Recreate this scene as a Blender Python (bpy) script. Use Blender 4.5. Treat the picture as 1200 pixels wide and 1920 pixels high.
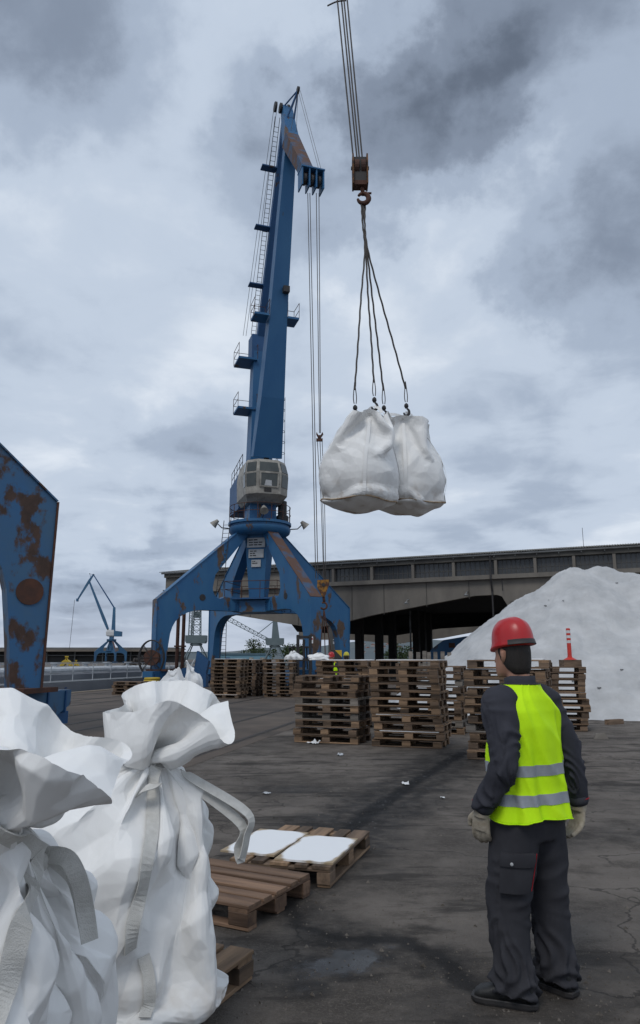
import bpy, math, random
import numpy as np
from mathutils import Vector, Matrix

# ------------------------------------------------------------------ scene, camera, sky, sun
for o in list(bpy.data.objects):
    bpy.data.objects.remove(o)
SC = bpy.context.scene
COL = SC.collection
R = math.radians
random.seed(7)
RNG = np.random.default_rng(7)

FPX, HOR, CAMH = 1350.0, 1235.0, 1.65           # focal length in photo pixels, horizon row, eye height
PIT = math.atan((HOR - 960) / FPX)
CP, SP = math.cos(PIT), math.sin(PIT)
cam = bpy.data.cameras.new('camera')
cam.sensor_fit = 'HORIZONTAL'; cam.sensor_width = 36.0; cam.lens = FPX / 1200 * 36
cam.clip_start = 0.05; cam.clip_end = 12000
camo = bpy.data.objects.new('camera', cam); COL.objects.link(camo)
camo.location = (0, 0, CAMH); camo.rotation_euler = (math.pi / 2 + PIT, 0, 0)
SC.camera = camo
SC.view_settings.view_transform = 'Standard'; SC.view_settings.look = 'None'
SC.view_settings.exposure = 0.32; SC.view_settings.gamma = 1.0
SC.render.engine = 'CYCLES'

def ray(px, py):
    a, b = (px - 600) / FPX, (960 - py) / FPX
    return Vector((a, CP - b * SP, SP + b * CP))
def atY(px, py, Y):
    d = ray(px, py); t = Y / d.y
    return Vector((d.x * t, Y, CAMH + d.z * t))
def atZ(px, py, z=0.0):
    d = ray(px, py); t = (z - CAMH) / d.z
    return Vector((d.x * t, d.y * t, z))

SUN_EL, SUN_AZ = 52.0, 205.0          # azimuth clockwise from +Y (view direction): behind the camera, to the left
def make_world():
    w = bpy.data.worlds.new('World'); SC.world = w; w.use_nodes = True
    nt = w.node_tree; N = nt.nodes; L = nt.links; N.clear()
    out = N.new('ShaderNodeOutputWorld'); bg = N.new('ShaderNodeBackground')
    bg.inputs['Strength'].default_value = 0.1
    L.new(bg.outputs[0], out.inputs[0])
    sky = N.new('ShaderNodeTexSky'); sky.sky_type = 'NISHITA'; sky.sun_disc = False
    sky.sun_elevation = R(SUN_EL); sky.sun_rotation = R(SUN_AZ)
    tc = N.new('ShaderNodeTexCoord')
    def math_(op, a, b=None, clamp=False):
        n = N.new('ShaderNodeMath'); n.operation = op; n.use_clamp = clamp
        for i, v in enumerate((a, b)):
            if v is None: continue
            if hasattr(v, 'links'): L.new(v, n.inputs[i])
            else: n.inputs[i].default_value = v
        return n.outputs[0]
    def vmath(op, a, b=None, scale=None):
        n = N.new('ShaderNodeVectorMath'); n.operation = op
        for i, v in enumerate((a, b)):
            if v is None: continue
            if hasattr(v, 'links'): L.new(v, n.inputs[i])
            else: n.inputs[i].default_value = v
        if scale is not None: n.inputs['Scale'].default_value = scale
        return n.outputs['Value'] if op in ('DOT_PRODUCT', 'LENGTH') else n.outputs[0]
    D = vmath('NORMALIZE', tc.outputs['Generated'])
    sx = N.new('ShaderNodeSeparateXYZ'); L.new(D, sx.inputs[0])
    zc = math_('MAXIMUM', sx.outputs['Z'], 0.0)
    den = math_('ADD', zc, 0.16)
    cx = math_('DIVIDE', sx.outputs['X'], den); cy = math_('DIVIDE', sx.outputs['Y'], den)
    cb = N.new('ShaderNodeCombineXYZ'); L.new(cx, cb.inputs[0]); L.new(cy, cb.inputs[1])
    def noise(vec, scale, detail, rough, dist=0.0):
        n = N.new('ShaderNodeTexNoise'); L.new(vec, n.inputs['Vector'])
        n.inputs['Scale'].default_value = scale; n.inputs['Detail'].default_value = detail
        n.inputs['Roughness'].default_value = rough; n.inputs['Distortion'].default_value = dist
        return n
    n1 = noise(cb.outputs[0], 1.1, 12, 0.5, 0.3)
    n2 = noise(cb.outputs[0], 3.4, 10, 0.55, 0.4)
    wob = noise(D, 4.5, 9, 0.6)
    wv = vmath('SCALE', vmath('SUBTRACT', wob.outputs['Color'], (0.5, 0.5, 0.5)), scale=0.42)
    DW = vmath('ADD', D, wv)
    # value of the cloud deck: 0.5 middle, lower = heavy grey, higher = bright
    val = math_('ADD', math_('MULTIPLY', math_('SUBTRACT', n1.outputs['Fac'], 0.5), 1.2), 0.585)
    val = math_('ADD', val, math_('MULTIPLY', math_('SUBTRACT', n2.outputs['Fac'], 0.5), 0.6))
    def blob(px, py, rad, amt):
        nonlocal val
        d = ray(px, py).normalized()
        dist = vmath('LENGTH', vmath('SUBTRACT', DW, tuple(d)))
        mr = N.new('ShaderNodeMapRange'); mr.interpolation_type = 'SMOOTHSTEP'
        L.new(dist, mr.inputs['Value'])
        mr.inputs['From Min'].default_value = rad / FPX * 1.5; mr.inputs['From Max'].default_value = rad / FPX * 0.1
        mr.inputs['To Min'].default_value = 0; mr.inputs['To Max'].default_value = amt * .86
        val = math_('ADD', val, mr.outputs[0])
    for b in [(1090, 30, 260, -.38), (900, 130, 200, -.32), (760, 230, 190, -.30), (640, 330, 170, -.24), (480, 430, 130, -.2),
              (1120, 440, 190, -.36), (980, 560, 80, -.12), (60, -40, 250, -.45), (330, 900, 110, -.16), (200, 1075, 130, -.25), (60, 950, 90, -.06),
              (960, 900, 130, -.1), (1060, 190, 110, .22), (960, 370, 120, .2), (430, 120, 200, .12), (150, 480, 300, .1),
              (880, 640, 230, .16), (560, 620, 200, .1), (160, 985, 70, .22), (470, 250, 90, -.05), (250, 640, 220, .08), (320, 1020, 70, .1),
              (850, 1000, 200, .05)]:
        blob(*b)
    val = math_('ADD', math_('MULTIPLY', val, 0.86), 0.09)
    ramp = N.new('ShaderNodeValToRGB'); L.new(val, ramp.inputs[0])
    cr = ramp.color_ramp; cr.interpolation = 'EASE'
    stops = [(0.0, (.10, .125, .17)), (0.22, (.185, .225, .295)), (0.45, (.312, .372, .468)), (0.64, (.432, .498, .595)), (0.85, (.585, .638, .71)), (1.0, (.73, .76, .80))]
    cr.elements[0].position = stops[0][0]; cr.elements[0].color = (*stops[0][1], 1)
    cr.elements[1].position = stops[-1][0]; cr.elements[1].color = (*stops[-1][1], 1)
    for p, c in stops[1:-1]:
        e = cr.elements.new(p); e.color = (*c, 1)
    # thin warm-grey layer low over the horizon
    hz = N.new('ShaderNodeMapRange'); hz.interpolation_type = 'SMOOTHSTEP'; L.new(sx.outputs['Z'], hz.inputs['Value'])
    hz.inputs['From Min'].default_value = 0.10; hz.inputs['From Max'].default_value = -0.01
    hz.inputs['To Min'].default_value = 0; hz.inputs['To Max'].default_value = 0.7
    mixh = N.new('ShaderNodeMix'); mixh.data_type = 'RGBA'; L.new(hz.outputs[0], mixh.inputs['Factor'])
    L.new(ramp.outputs[0], mixh.inputs['A']); mixh.inputs['B'].default_value = (.40, .44, .52, 1)
    cl10 = vmath('SCALE', mixh.outputs['Result'], scale=10.0)
    # gaps of clear sky
    gap = None
    for px, py, rad, amt in [(860, 830, 60, .75), (410, 285, 60, .3), (300, 330, 60, .18)]:
        d = ray(px, py).normalized()
        dist = vmath('LENGTH', vmath('SUBTRACT', DW, tuple(d)))
        mr = N.new('ShaderNodeMapRange'); mr.interpolation_type = 'SMOOTHSTEP'; L.new(dist, mr.inputs['Value'])
        mr.inputs['From Min'].default_value = rad / FPX; mr.inputs['From Max'].default_value = 0
        mr.inputs['To Max'].default_value = amt
        gap = mr.outputs[0] if gap is None else math_('MAXIMUM', gap, mr.outputs[0])
    mixg = N.new('ShaderNodeMix'); mixg.data_type = 'RGBA'; L.new(gap, mixg.inputs['Factor'])
    L.new(cl10, mixg.inputs['A']); L.new(sky.outputs[0], mixg.inputs['B'])
    L.new(mixg.outputs['Result'], bg.inputs['Color'])
make_world()
sun = bpy.data.lights.new('sun', 'SUN'); sun.energy = 0.85; sun.angle = R(20); sun.color = (1.0, 0.96, 0.9)
suno = bpy.data.objects.new('sun', sun); COL.objects.link(suno); suno.location = (-20, -30, 60)
_sd = Vector((math.sin(R(SUN_AZ)) * math.cos(R(SUN_EL)), math.cos(R(SUN_AZ)) * math.cos(R(SUN_EL)), math.sin(R(SUN_EL))))
suno.rotation_euler = (-_sd).to_track_quat('-Z', 'Y').to_euler()

# ------------------------------------------------------------------ mesh helpers
class MB:
    def __init__(s): s.v = []; s.f = []
    def add(s, vs, fs):
        k = len(s.v); s.v += [tuple(p) for p in vs]; s.f += [tuple(i + k for i in f) for f in fs]; return s
    def hexa(s, p):      # 8 points: bottom 0-3 ccw, top 4-7
        return s.add(p, [(3, 2, 1, 0), (4, 5, 6, 7), (0, 1, 5, 4), (1, 2, 6, 5), (2, 3, 7, 6), (3, 0, 4, 7)])
    def box(s, c, d, rz=0.0, M=None):
        x, y, z = d[0] / 2, d[1] / 2, d[2] / 2
        p = [Vector(q) for q in ((-x, -y, -z), (x, -y, -z), (x, y, -z), (-x, y, -z), (-x, -y, z), (x, -y, z), (x, y, z), (-x, y, z))]
        if rz: M = Matrix.Rotation(rz, 3, 'Z')
        if M is not None: p = [M @ q for q in p]
        c = Vector(c); return s.hexa([q + c for q in p])
    def tube(s, a, b, r, r2=None, n=8, cap=True):
        a, b = Vector(a), Vector(b); r2 = r if r2 is None else r2
        d = (b - a).normalized(); u = d.orthogonal().normalized(); w = d.cross(u)
        vs = []
        for p, q in ((a, r), (b, r2)):
            vs += [p + (u * math.cos(t) + w * math.sin(t)) * q for t in [2 * math.pi * i / n for i in range(n)]]
        fs = [(i, (i + 1) % n, n + (i + 1) % n, n + i) for i in range(n)]
        if cap: fs += [tuple(range(n))[::-1], tuple(range(n, 2 * n))]
        return s.add(vs, fs)
    def path(s, pts, r, n=6):
        pts = [Vector(p) for p in pts]; rings = []
        u = None
        for i, p in enumerate(pts):
            d = (pts[min(i + 1, len(pts) - 1)] - pts[max(i - 1, 0)]).normalized()
            u = d.orthogonal().normalized() if u is None else (u - d * u.dot(d)).normalized()
            w = d.cross(u); rr = r[i] if hasattr(r, '__len__') else r
            rings.append([p + (u * math.cos(2 * math.pi * k / n) + w * math.sin(2 * math.pi * k / n)) * rr for k in range(n)])
        return s.loft(rings)
    def loft(s, rings, cap=True, closed=True):
        n = len(rings[0]); vs = [p for r in rings for p in r]; fs = []
        m = n if closed else n - 1
        for j in range(len(rings) - 1):
            for i in range(m):
                fs.append((j * n + i, j * n + (i + 1) % n, (j + 1) * n + (i + 1) % n, (j + 1) * n + i))
        if cap: fs += [tuple(range(n))[::-1], tuple(range((len(rings) - 1) * n, len(rings) * n))]
        return s.add(vs, fs)
    def prism(s, pts, O, A, B, th):     # polygon pts in plane (A,B) at O, extruded th along A x B
        O, A, B = Vector(O), Vector(A).normalized(), Vector(B).normalized(); Nn = A.cross(B) * th
        n = len(pts); lo = [O + A * p[0] + B * p[1] for p in pts]
        vs = lo + [p + Nn for p in lo]
        return s.add(vs, [tuple(range(n))[::-1], tuple(range(n, 2 * n))] + [(i, (i + 1) % n, n + (i + 1) % n, n + i) for i in range(n)])
    def lathe(s, prof, n=24, c=(0, 0, 0), cap=True):
        c = Vector(c)
        rings = [[c + Vector((r * math.cos(2 * math.pi * i / n), r * math.sin(2 * math.pi * i / n), z)) for i in range(n)] for r, z in prof]
        return s.loft(rings, cap)
    def mesh(s, name, mat=None, smooth=False):
        me = bpy.data.meshes.new(name); me.from_pydata(s.v, [], s.f)
        if mat: me.materials.append(mat)
        if smooth: smooth_mesh(me, smooth)
        return me
    def build(s, name, mat=None, parent=None, smooth=False):
        return link(name, s.mesh(name, mat, smooth), parent)
def smooth_mesh(me, ang):
    me.polygons.foreach_set('use_smooth', [True] * len(me.polygons))
    if ang is not True:
        try: me.set_sharp_from_angle(angle=R(ang))
        except Exception: pass
def link(name, me, parent=None):
    o = bpy.data.objects.new(name, me); COL.objects.link(o)
    if parent is not None: o.parent = parent
    return o
def tag(o, label=None, cat=None, group=None, kind=None):
    if label: o['label'] = label
    if cat: o['category'] = cat
    if group: o['group'] = group
    if kind: o['kind'] = kind
    return o
def thing(name, label, cat, loc=(0, 0, 0), rz=0.0, group=None):
    o = link(name, None); o.location = loc; o.rotation_euler = (0, 0, rz); o.empty_display_size = .1
    return tag(o, label, cat, group)
def copy_tree(o, parent=None):
    c = o.copy(); COL.objects.link(c)
    if parent is not None: c.parent = parent
    for ch in list(o.children): copy_tree(ch, c)
    return c
def text_mesh(txt, size, ext=0.002):
    cu = bpy.data.curves.new('txt', 'FONT'); cu.body = txt; cu.size = size; cu.extrude = ext; cu.align_x = 'CENTER'; cu.align_y = 'CENTER'
    o = bpy.data.objects.new('txt', cu); COL.objects.link(o)
    dg = bpy.context.evaluated_depsgraph_get(); dg.update()
    me = bpy.data.meshes.new_from_object(o.evaluated_get(dg))
    bpy.data.objects.remove(o); return me
def apply_mods(o):
    dg = bpy.context.evaluated_depsgraph_get(); dg.update()
    me = bpy.data.meshes.new_from_object(o.evaluated_get(dg))
    o.modifiers.clear(); old = o.data; o.data = me; bpy.data.meshes.remove(old)
    return o

# ------------------------------------------------------------------ materials
def mat(name, c1, c2=None, scale=4.0, rough=.75, bump=0.0, bscale=60.0, rust=None, metal=0.0, rnd=0.0, spec=0.4, contrast=(.35, .65), coords='Object', stretch=(1, 1, 1), detail=6):
    m = bpy.data.materials.new(name); m.use_nodes = True; nt = m.node_tree; N = nt.nodes; L = nt.links
    b = N['Principled BSDF']; b.inputs['Roughness'].default_value = rough; b.inputs['Metallic'].default_value = metal
    b.inputs['Specular IOR Level'].default_value = spec
    tc = N.new('ShaderNodeTexCoord'); mp = N.new('ShaderNodeMapping'); L.new(tc.outputs[coords], mp.inputs['Vector'])
    mp.inputs['Scale'].default_value = stretch
    oi = None
    if rnd:
        oi = N.new('ShaderNodeObjectInfo')
        cbx = N.new('ShaderNodeMath'); cbx.operation = 'MULTIPLY'; cbx.inputs[1].default_value = 37.0; L.new(oi.outputs['Random'], cbx.inputs[0])
        L.new(cbx.outputs[0], mp.inputs['Location'])
    def noise(sc, det=detail, r=.6):
        n = N.new('ShaderNodeTexNoise'); L.new(mp.outputs[0], n.inputs['Vector']); n.inputs['Scale'].default_value = sc
        n.inputs['Detail'].default_value = det; n.inputs['Roughness'].default_value = r; return n
    def ramp(fac, lo, hi, ca, cb_):
        r = N.new('ShaderNodeValToRGB'); L.new(fac, r.inputs[0]); r.color_ramp.elements[0].position = lo; r.color_ramp.elements[1].position = hi
        r.color_ramp.elements[0].color = ca; r.color_ramp.elements[1].color = cb_; return r.outputs[0]
    if c2 is None: c2 = tuple(v * .75 for v in c1)
    col = ramp(noise(scale).outputs['Fac'], contrast[0], contrast[1], (*c1, 1), (*c2, 1))
    def mix(f, a, bcol):
        x = N.new('ShaderNodeMix'); x.data_type = 'RGBA'; L.new(f, x.inputs['Factor']); L.new(a, x.inputs['A'])
        if hasattr(bcol, 'links'): L.new(bcol, x.inputs['B'])
        else: x.inputs['B'].default_value = (*bcol, 1)
        return x.outputs['Result']
    if rust:
        rc, th, rsc = rust
        f = ramp(noise(rsc, 9, .62).outputs['Fac'], th, th + .035, (0, 0, 0, 1), (1, 1, 1, 1))
        rcol = ramp(noise(rsc * 7, 6).outputs['Fac'], .3, .7, (*rc, 1), (*(v * .45 for v in rc), 1))
        col = mix(f, col, rcol)
    if rnd:
        mr = N.new('ShaderNodeMapRange'); L.new(oi.outputs['Random'], mr.inputs['Value'])
        mr.inputs['To Min'].default_value = 1 - rnd; mr.inputs['To Max'].default_value = 1 + rnd
        hs = N.new('ShaderNodeHueSaturation'); L.new(col, hs.inputs['Color']); L.new(mr.outputs[0], hs.inputs['Value']); col = hs.outputs[0]
    L.new(col, b.inputs['Base Color'])
    if bump:
        bn = N.new('ShaderNodeBump'); bn.inputs['Strength'].default_value = bump; bn.inputs['Distance'].default_value = .01
        L.new(noise(bscale, 8).outputs['Fac'], bn.inputs['Height']); L.new(bn.outputs[0], b.inputs['Normal'])
    return m
RUST = (.11, .048, .026)
MT = {}
MT['blue'] = mat('crane_blue', (.018, .10, .235), (.030, .122, .25), 1.0, .5, .15, 8, rust=((.12, .075, .05), .585, .9), spec=.4, stretch=(1, 1, .5))
MT['blue_clean'] = mat('crane_blue_boom', (.016, .092, .22), (.026, .112, .24), .6, .5, .15, 8, rust=((.06, .07, .08), .64, .9), spec=.4, stretch=(1, 1, .3))
MT['blue_rusty'] = mat('crane_blue_rusty', (.032, .115, .25), (.05, .12, .21), 1.2, .55, .2, 8, rust=((.085, .045, .03), .545, .75), spec=.4, stretch=(1, 1, .7))
MT['blue_dark'] = mat('crane_blue_dark', (.016, .07, .17), (.02, .08, .2), 1.2, .55, .1, 8, rust=((.08, .05, .035), .64, .8))
MT['rust'] = mat('rust', (.10, .042, .026), (.055, .03, .024), 3, .85, .3, 30)
MT['rust_flange'] = mat('rusty_flange', (.10, .055, .04), (.05, .09, .16), 1.1, .8, .2, 20, contrast=(.48, .6))
MT['steel_dark'] = mat('dark_steel', (.022, .022, .025), (.04, .036, .034), 6, .6, .1, 30)
MT['rope'] = mat('wire_rope', (.035, .03, .028), (.06, .05, .042), 20, .6)
MT['white_dirty'] = mat('dirty_white_paint', (.36, .34, .30), (.20, .185, .165), 2.0, .6, .1, 20, rust=((.14, .075, .04), .66, 2.2))
MT['glass_cab'] = mat('cab_glass', (.03, .036, .034), (.055, .06, .055), 1.5, .15, spec=.6)
MT['plate'] = mat('sign_plate', (.45, .46, .47), (.36, .37, .38), 4, .5)
MT['ink'] = mat('sign_ink', (.02, .02, .025), None, 4, .6)
MT['yellow_rust'] = mat('yellow_rust', (.30, .14, .02), (.075, .032, .018), 5, .7, .3, 30, contrast=(.4, .55))
MT['concrete'] = mat('concrete', (.20, .18, .155), (.135, .122, .108), .55, .9, .25, 12, stretch=(1, 1, .45))
MT['concrete_d'] = mat('dark_concrete', (.10, .095, .085), (.06, .056, .052), .7, .9, .2, 10)
MT['black'] = mat('black_and_bay_shade', (.016, .015, .014), (.025, .022, .02), 1.5, .9)  # near-black for tyres and columns, and for painted shade under the warehouse roof
MT['roof'] = mat('corrugated_sheet', (.16, .15, .13), (.10, .092, .08), .8, .85, .2, 10)
MT['gutter'] = mat('zinc_gutter', (.24, .25, .25), (.15, .15, .15), 1.2, .5)
MT['pane'] = mat('grimy_glazing', (.04, .044, .05), (.065, .066, .066), .35, .25, spec=.5)
MT['wood'] = mat('pallet_wood', (.31, .20, .12), (.13, .085, .054), 3.0, .85, .35, 40, rnd=.35, stretch=(.4, 4, 4))
MT['wood_d'] = mat('weathered_pallet_wood', (.20, .135, .09), (.075, .053, .038), 3.0, .88, .35, 40, rnd=.4, stretch=(.4, 4, 4))
MT['wood_red'] = mat('reddish_pallet_wood', (.22, .135, .085), (.09, .055, .038), 3.0, .85, .35, 40, rnd=.3, stretch=(.4, 4, 4))
MT['sheet'] = mat('white_slip_sheet', (.74, .75, .76), (.62, .62, .62), 6, .6)
# ------------------------------------------------------------------ ground, apron, rails, water
RAILX = lambda Y: -9.46 + .218 * Y               # landside crane rail
RD = Vector((.213, .977, 0)); RN = Vector((.977, -.213, 0))       # along / across the rails
def rail_pt(off, Y, z=0.0):                       # point at signed distance off (to the right) from the landside rail
    p = Vector((RAILX(Y), Y, z)) + RN * off
    return p + RD * ((Y - p.y) / RD.y)
QEDGE = -10.6
def ground_material():
    m = bpy.data.materials.new('asphalt'); m.use_nodes = True; nt = m.node_tree; N = nt.nodes; L = nt.links
    b = N['Principled BSDF']
    tc = N.new('ShaderNodeTexCoord'); P = tc.outputs['Object']
    def noise(sc, det=8, r=.6, vec=None, dist=0.0):
        n = N.new('ShaderNodeTexNoise'); L.new(vec or P, n.inputs['Vector']); n.inputs['Scale'].default_value = sc
        n.inputs['Detail'].default_value = det; n.inputs['Roughness'].default_value = r; n.inputs['Distortion'].default_value = dist; return n.outputs['Fac']
    def mth(op, a, bb, clamp=False):
        n = N.new('ShaderNodeMath'); n.operation = op; n.use_clamp = clamp
        for i, v in enumerate((a, bb)):
            if hasattr(v, 'links'): L.new(v, n.inputs[i])
            else: n.inputs[i].default_value = v
        return n.outputs[0]
    def vm(op, a, bb=None, scale=None):
        n = N.new('ShaderNodeVectorMath'); n.operation = op
        for i, v in enumerate((a, bb)):
            if v is None: continue
            if hasattr(v, 'links'): L.new(v, n.inputs[i])
            else: n.inputs[i].default_value = v
        if scale is not None:
            if hasattr(scale, 'links'): L.new(scale, n.inputs['Scale'])
            else: n.inputs['Scale'].default_value = scale
        return n.outputs['Value'] if op in ('DOT_PRODUCT', 'LENGTH') else n.outputs[0]
    def rng(v, a, bb, lo=0.0, hi=1.0):
        n = N.new('ShaderNodeMapRange'); n.interpolation_type = 'SMOOTHSTEP'; L.new(v, n.inputs['Value'])
        n.inputs['From Min'].default_value = a; n.inputs['From Max'].default_value = bb; n.inputs['To Min'].default_value = lo; n.inputs['To Max'].default_value = hi
        return n.outputs[0]
    def mix(f, a, c):
        x = N.new('ShaderNodeMix'); x.data_type = 'RGBA'; L.new(f, x.inputs['Factor'])
        for s, v in (('A', a), ('B', c)):
            if hasattr(v, 'links'): L.new(v, x.inputs[s])
            else: x.inputs[s].default_value = (*v, 1)
        return x.outputs['Result']
    big = noise(.55, 10, .66); med = noise(2.0, 10, .7); fine = noise(70, 4, .7); grit = noise(260, 3, .7)
    col = mix(rng(big, .38, .62), (.098, .084, .073), (.195, .168, .145))
    col = mix(rng(med, .46, .64, 0, .7), col, (.055, .047, .041))
    fine2 = noise(22, 6, .7)
    col = mix(rng(fine2, .5, .66, 0, .6), col, (.15, .13, .112))
    col = mix(rng(fine, .50, .64, 0, .6), col, (.18, .158, .138))
    col = mix(rng(grit, .56, .66, 0, .85), col, (.20, .185, .165))
    vc = N.new('ShaderNodeTexVoronoi'); vc.feature = 'DISTANCE_TO_EDGE'; vc.inputs['Scale'].default_value = .42
    wn = N.new('ShaderNodeTexNoise'); L.new(P, wn.inputs['Vector']); wn.inputs['Scale'].default_value = 1.6; wn.inputs['Detail'].default_value = 8
    L.new(vm('ADD', P, vm('SCALE', vm('SUBTRACT', wn.outputs['Color'], (.5, .5, .5)), scale=1.3)), vc.inputs['Vector'])
    crk = mth('MULTIPLY', rng(vc.outputs['Distance'], .009, .002), rng(noise(.8, 4), .42, .56))
    col = mix(mth('MULTIPLY', crk, .6), col, (.014, .012, .011))
    streak = noise(1.0, 8, .65, vm('MULTIPLY', P, (.6, 2.6, 1.0)), .4)
    col = mix(rng(streak, .52, .64, 0, .7), col, (.030, .026, .023))
    # wobbling distances to the stains and dark patches
    w = N.new('ShaderNodeTexNoise'); L.new(P, w.inputs['Vector']); w.inputs['Scale'].default_value = 2.6; w.inputs['Detail'].default_value = 7; w.inputs['Roughness'].default_value = .65
    PW = vm('ADD', P, vm('SCALE', vm('SUBTRACT', w.outputs['Color'], (.5, .5, .5)), scale=.95))
    PW = vm('MULTIPLY', PW, (1, 1, 0))
    w2 = N.new('ShaderNodeTexNoise'); L.new(P, w2.inputs['Vector']); w2.inputs['Scale'].default_value = 5.0; w2.inputs['Detail'].default_value = 6; w2.inputs['Roughness'].default_value = .6
    PC = vm('MULTIPLY', vm('ADD', P, vm('SCALE', vm('SUBTRACT', w2.outputs['Color'], (.5, .5, .5)), scale=.25)), (1, 1, 0))
    def seg(a, c, vec):
        A, Bv = Vector(a), Vector(c); BA = Bv - A
        pa = vm('SUBTRACT', vec, tuple(A))
        h = mth('DIVIDE', vm('DOT_PRODUCT', pa, tuple(BA)), BA.length_squared, True)
        return vm('LENGTH', vm('SUBTRACT', pa, vm('SCALE', tuple(BA), scale=h)))
    def poly(pts, vec):
        G = [atZ(*p) for p in pts]; d = None
        for a, c in zip(G[:-1], G[1:]):
            s = seg(a, c, vec); d = s if d is None else mth('MINIMUM', d, s)
        return d
    streakd = poly([(870, 1412), (790, 1458), (700, 1520), (600, 1585), (560, 1640)], PW)
    wet1 = rng(streakd, .85, .3)
    gut = rng(poly([(868, 1412), (790, 1458), (700, 1520), (650, 1560)], PC), .16, .05)
    crack = rng(poly([(520, 1660), (560, 1735), (640, 1760), (760, 1762), (830, 1800), (880, 1850)], PC), .10, .02)
    crackw = rng(poly([(540, 1690), (620, 1755), (760, 1765), (860, 1830)], PW), .32, .08)
    pud = rng(poly([(610, 1815), (650, 1800), (690, 1795)], PW), .2, .1)
    pudd = rng(poly([(600, 1815), (650, 1790), (700, 1775)], PW), .42, .14)
    oil = rng(poly([(500, 1482), (590, 1478)], PW), .45, .1)
    oil2 = rng(poly([(1000, 1580), (1190, 1560)], PW), .5, .1)
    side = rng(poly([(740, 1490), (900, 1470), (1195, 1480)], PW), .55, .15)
    foot_patch = rng(poly([(860, 1900), (1040, 1880), (1150, 1830)], PW), .4, .1)  # darker patch of asphalt around the boots
    dark = mth('MAXIMUM', mth('MAXIMUM', wet1, mth('MULTIPLY', side, .55)), mth('MAXIMUM', mth('MULTIPLY', crackw, .75), mth('MAXIMUM', mth('MULTIPLY', oil, .75), mth('MULTIPLY', mth('MAXIMUM', oil2, foot_patch), .6))))
    dark = mth('MAXIMUM', dark, pudd)
    brk = rng(noise(6, 8, .7), .3, .62, .35, 1)
    dark = mth('MULTIPLY', dark, brk)
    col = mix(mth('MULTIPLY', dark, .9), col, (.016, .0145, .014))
    col = mix(mth('MAXIMUM', gut, mth('MULTIPLY', crack, .8)), col, (.010, .009, .009))
    col = mix(mth('MULTIPLY', pud, .8), col, (.012, .012, .014))
    # scattered white salt grains, thicker along the wet gutter
    vo = N.new('ShaderNodeTexVoronoi'); L.new(P, vo.inputs['Vector']); vo.inputs['Scale'].default_value = 16
    salt = mth('MULTIPLY', rng(vo.outputs['Distance'], .16, .07), rng(noise(3, 6), .52, .60))
    saltz = mth('MAXIMUM', rng(streakd, .5, .05), rng(noise(.5, 5), .6, .68, 0, .6))
    col = mix(mth('MULTIPLY', salt, saltz), col, (.55, .55, .55))
    L.new(col, b.inputs['Base Color'])
    rg = rng(med, .3, .7, .72, .95)
    r2 = mth('SUBTRACT', rg, mth('MULTIPLY', dark, .16))
    r3 = mth('SUBTRACT', r2, mth('MULTIPLY', pud, .40), True)
    L.new(r3, b.inputs['Roughness']); b.inputs['Specular IOR Level'].default_value = .22
    hgt = mth('ADD', mth('MULTIPLY', fine, 1.1), mth('ADD', mth('MULTIPLY', grit, .6), mth('ADD', mth('MULTIPLY', med, 2.2), mth('MULTIPLY', fine2, 1.6))))
    hgt = mth('SUBTRACT', hgt, mth('MULTIPLY', mth('MAXIMUM', crack, gut), .9))
    bn = N.new('ShaderNodeBump'); bn.inputs['Distance'].default_value = .016
    L.new(mth('SUBTRACT', .8, mth('MULTIPLY', pud, .78)), bn.inputs['Strength']); L.new(hgt, bn.inputs['Height']); L.new(bn.outputs[0], b.inputs['Normal'])
    return m
MT['asphalt'] = ground_material()
g = MB()
e0, e1 = rail_pt(QEDGE, -60), rail_pt(QEDGE, 150)
g.add([e0, (3000, -60, 0), (3000, 150, 0), e1], [(0, 1, 2, 3)])
g.add([(-6000, 150, 0), (6000, 150, 0), (6000, 9000, 0), (-6000, 9000, 0)], [(0, 1, 2, 3)])
g.add([e0, e1, e1 - Vector((0, 0, 4)), e0 - Vector((0, 0, 4))], [(0, 1, 2, 3)])
g.add([(-6000, 150, 0), e1, e1 - Vector((0, 0, 4)), (-6000, 150, -4)], [(0, 3, 2, 1)])
tag(g.build('ground', MT['asphalt']), kind='structure')
MT['apron'] = mat('apron_concrete', (.125, .098, .078), (.062, .050, .042), .55, .9, .7, 14, detail=12)
ap = MB(); ap.add([rail_pt(QEDGE, -40, .004), rail_pt(4.75, -40, .004), rail_pt(4.75, 140, .004), rail_pt(QEDGE, 140, .004)], [(0, 1, 2, 3)])
tag(ap.build('quay_apron', MT['apron']), kind='structure')
MT['edge'] = mat('quay_edge', (.27, .22, .16), (.18, .15, .12), 1.5, .9, .3, 20)
ce = MB(); ce.hexa([rail_pt(QEDGE - .1, -40, -.6), rail_pt(QEDGE + .35, -40, -.6), rail_pt(QEDGE + .35, 140, -.6), rail_pt(QEDGE - .1, 140, -.6),
                    rail_pt(QEDGE - .1, -40, .03), rail_pt(QEDGE + .35, -40, .03), rail_pt(QEDGE + .35, 140, .03), rail_pt(QEDGE - .1, 140, .03)])
tag(ce.build('quay_coping', MT['edge']), kind='structure')
MT['railsteel'] = mat('rail_groove', (.035, .028, .024), (.055, .045, .038), 2, .7)
for off in (-9.0, -6.6, -5.1, -2.6, -1.1, 0.0, 2.85, 4.35):
    rb = MB()
    for a, c, z in ((-.09, .09, .007), (-.035, .035, .012)):
        rb.hexa([rail_pt(off + a, -40, .0), rail_pt(off + c, -40, .0), rail_pt(off + c, 140, .0), rail_pt(off + a, 140, .0),
                 rail_pt(off + a, -40, z), rail_pt(off + c, -40, z), rail_pt(off + c, 140, z), rail_pt(off + a, 140, z)])
    tag(rb.build('rail_track', MT['railsteel']), kind='structure')
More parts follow.
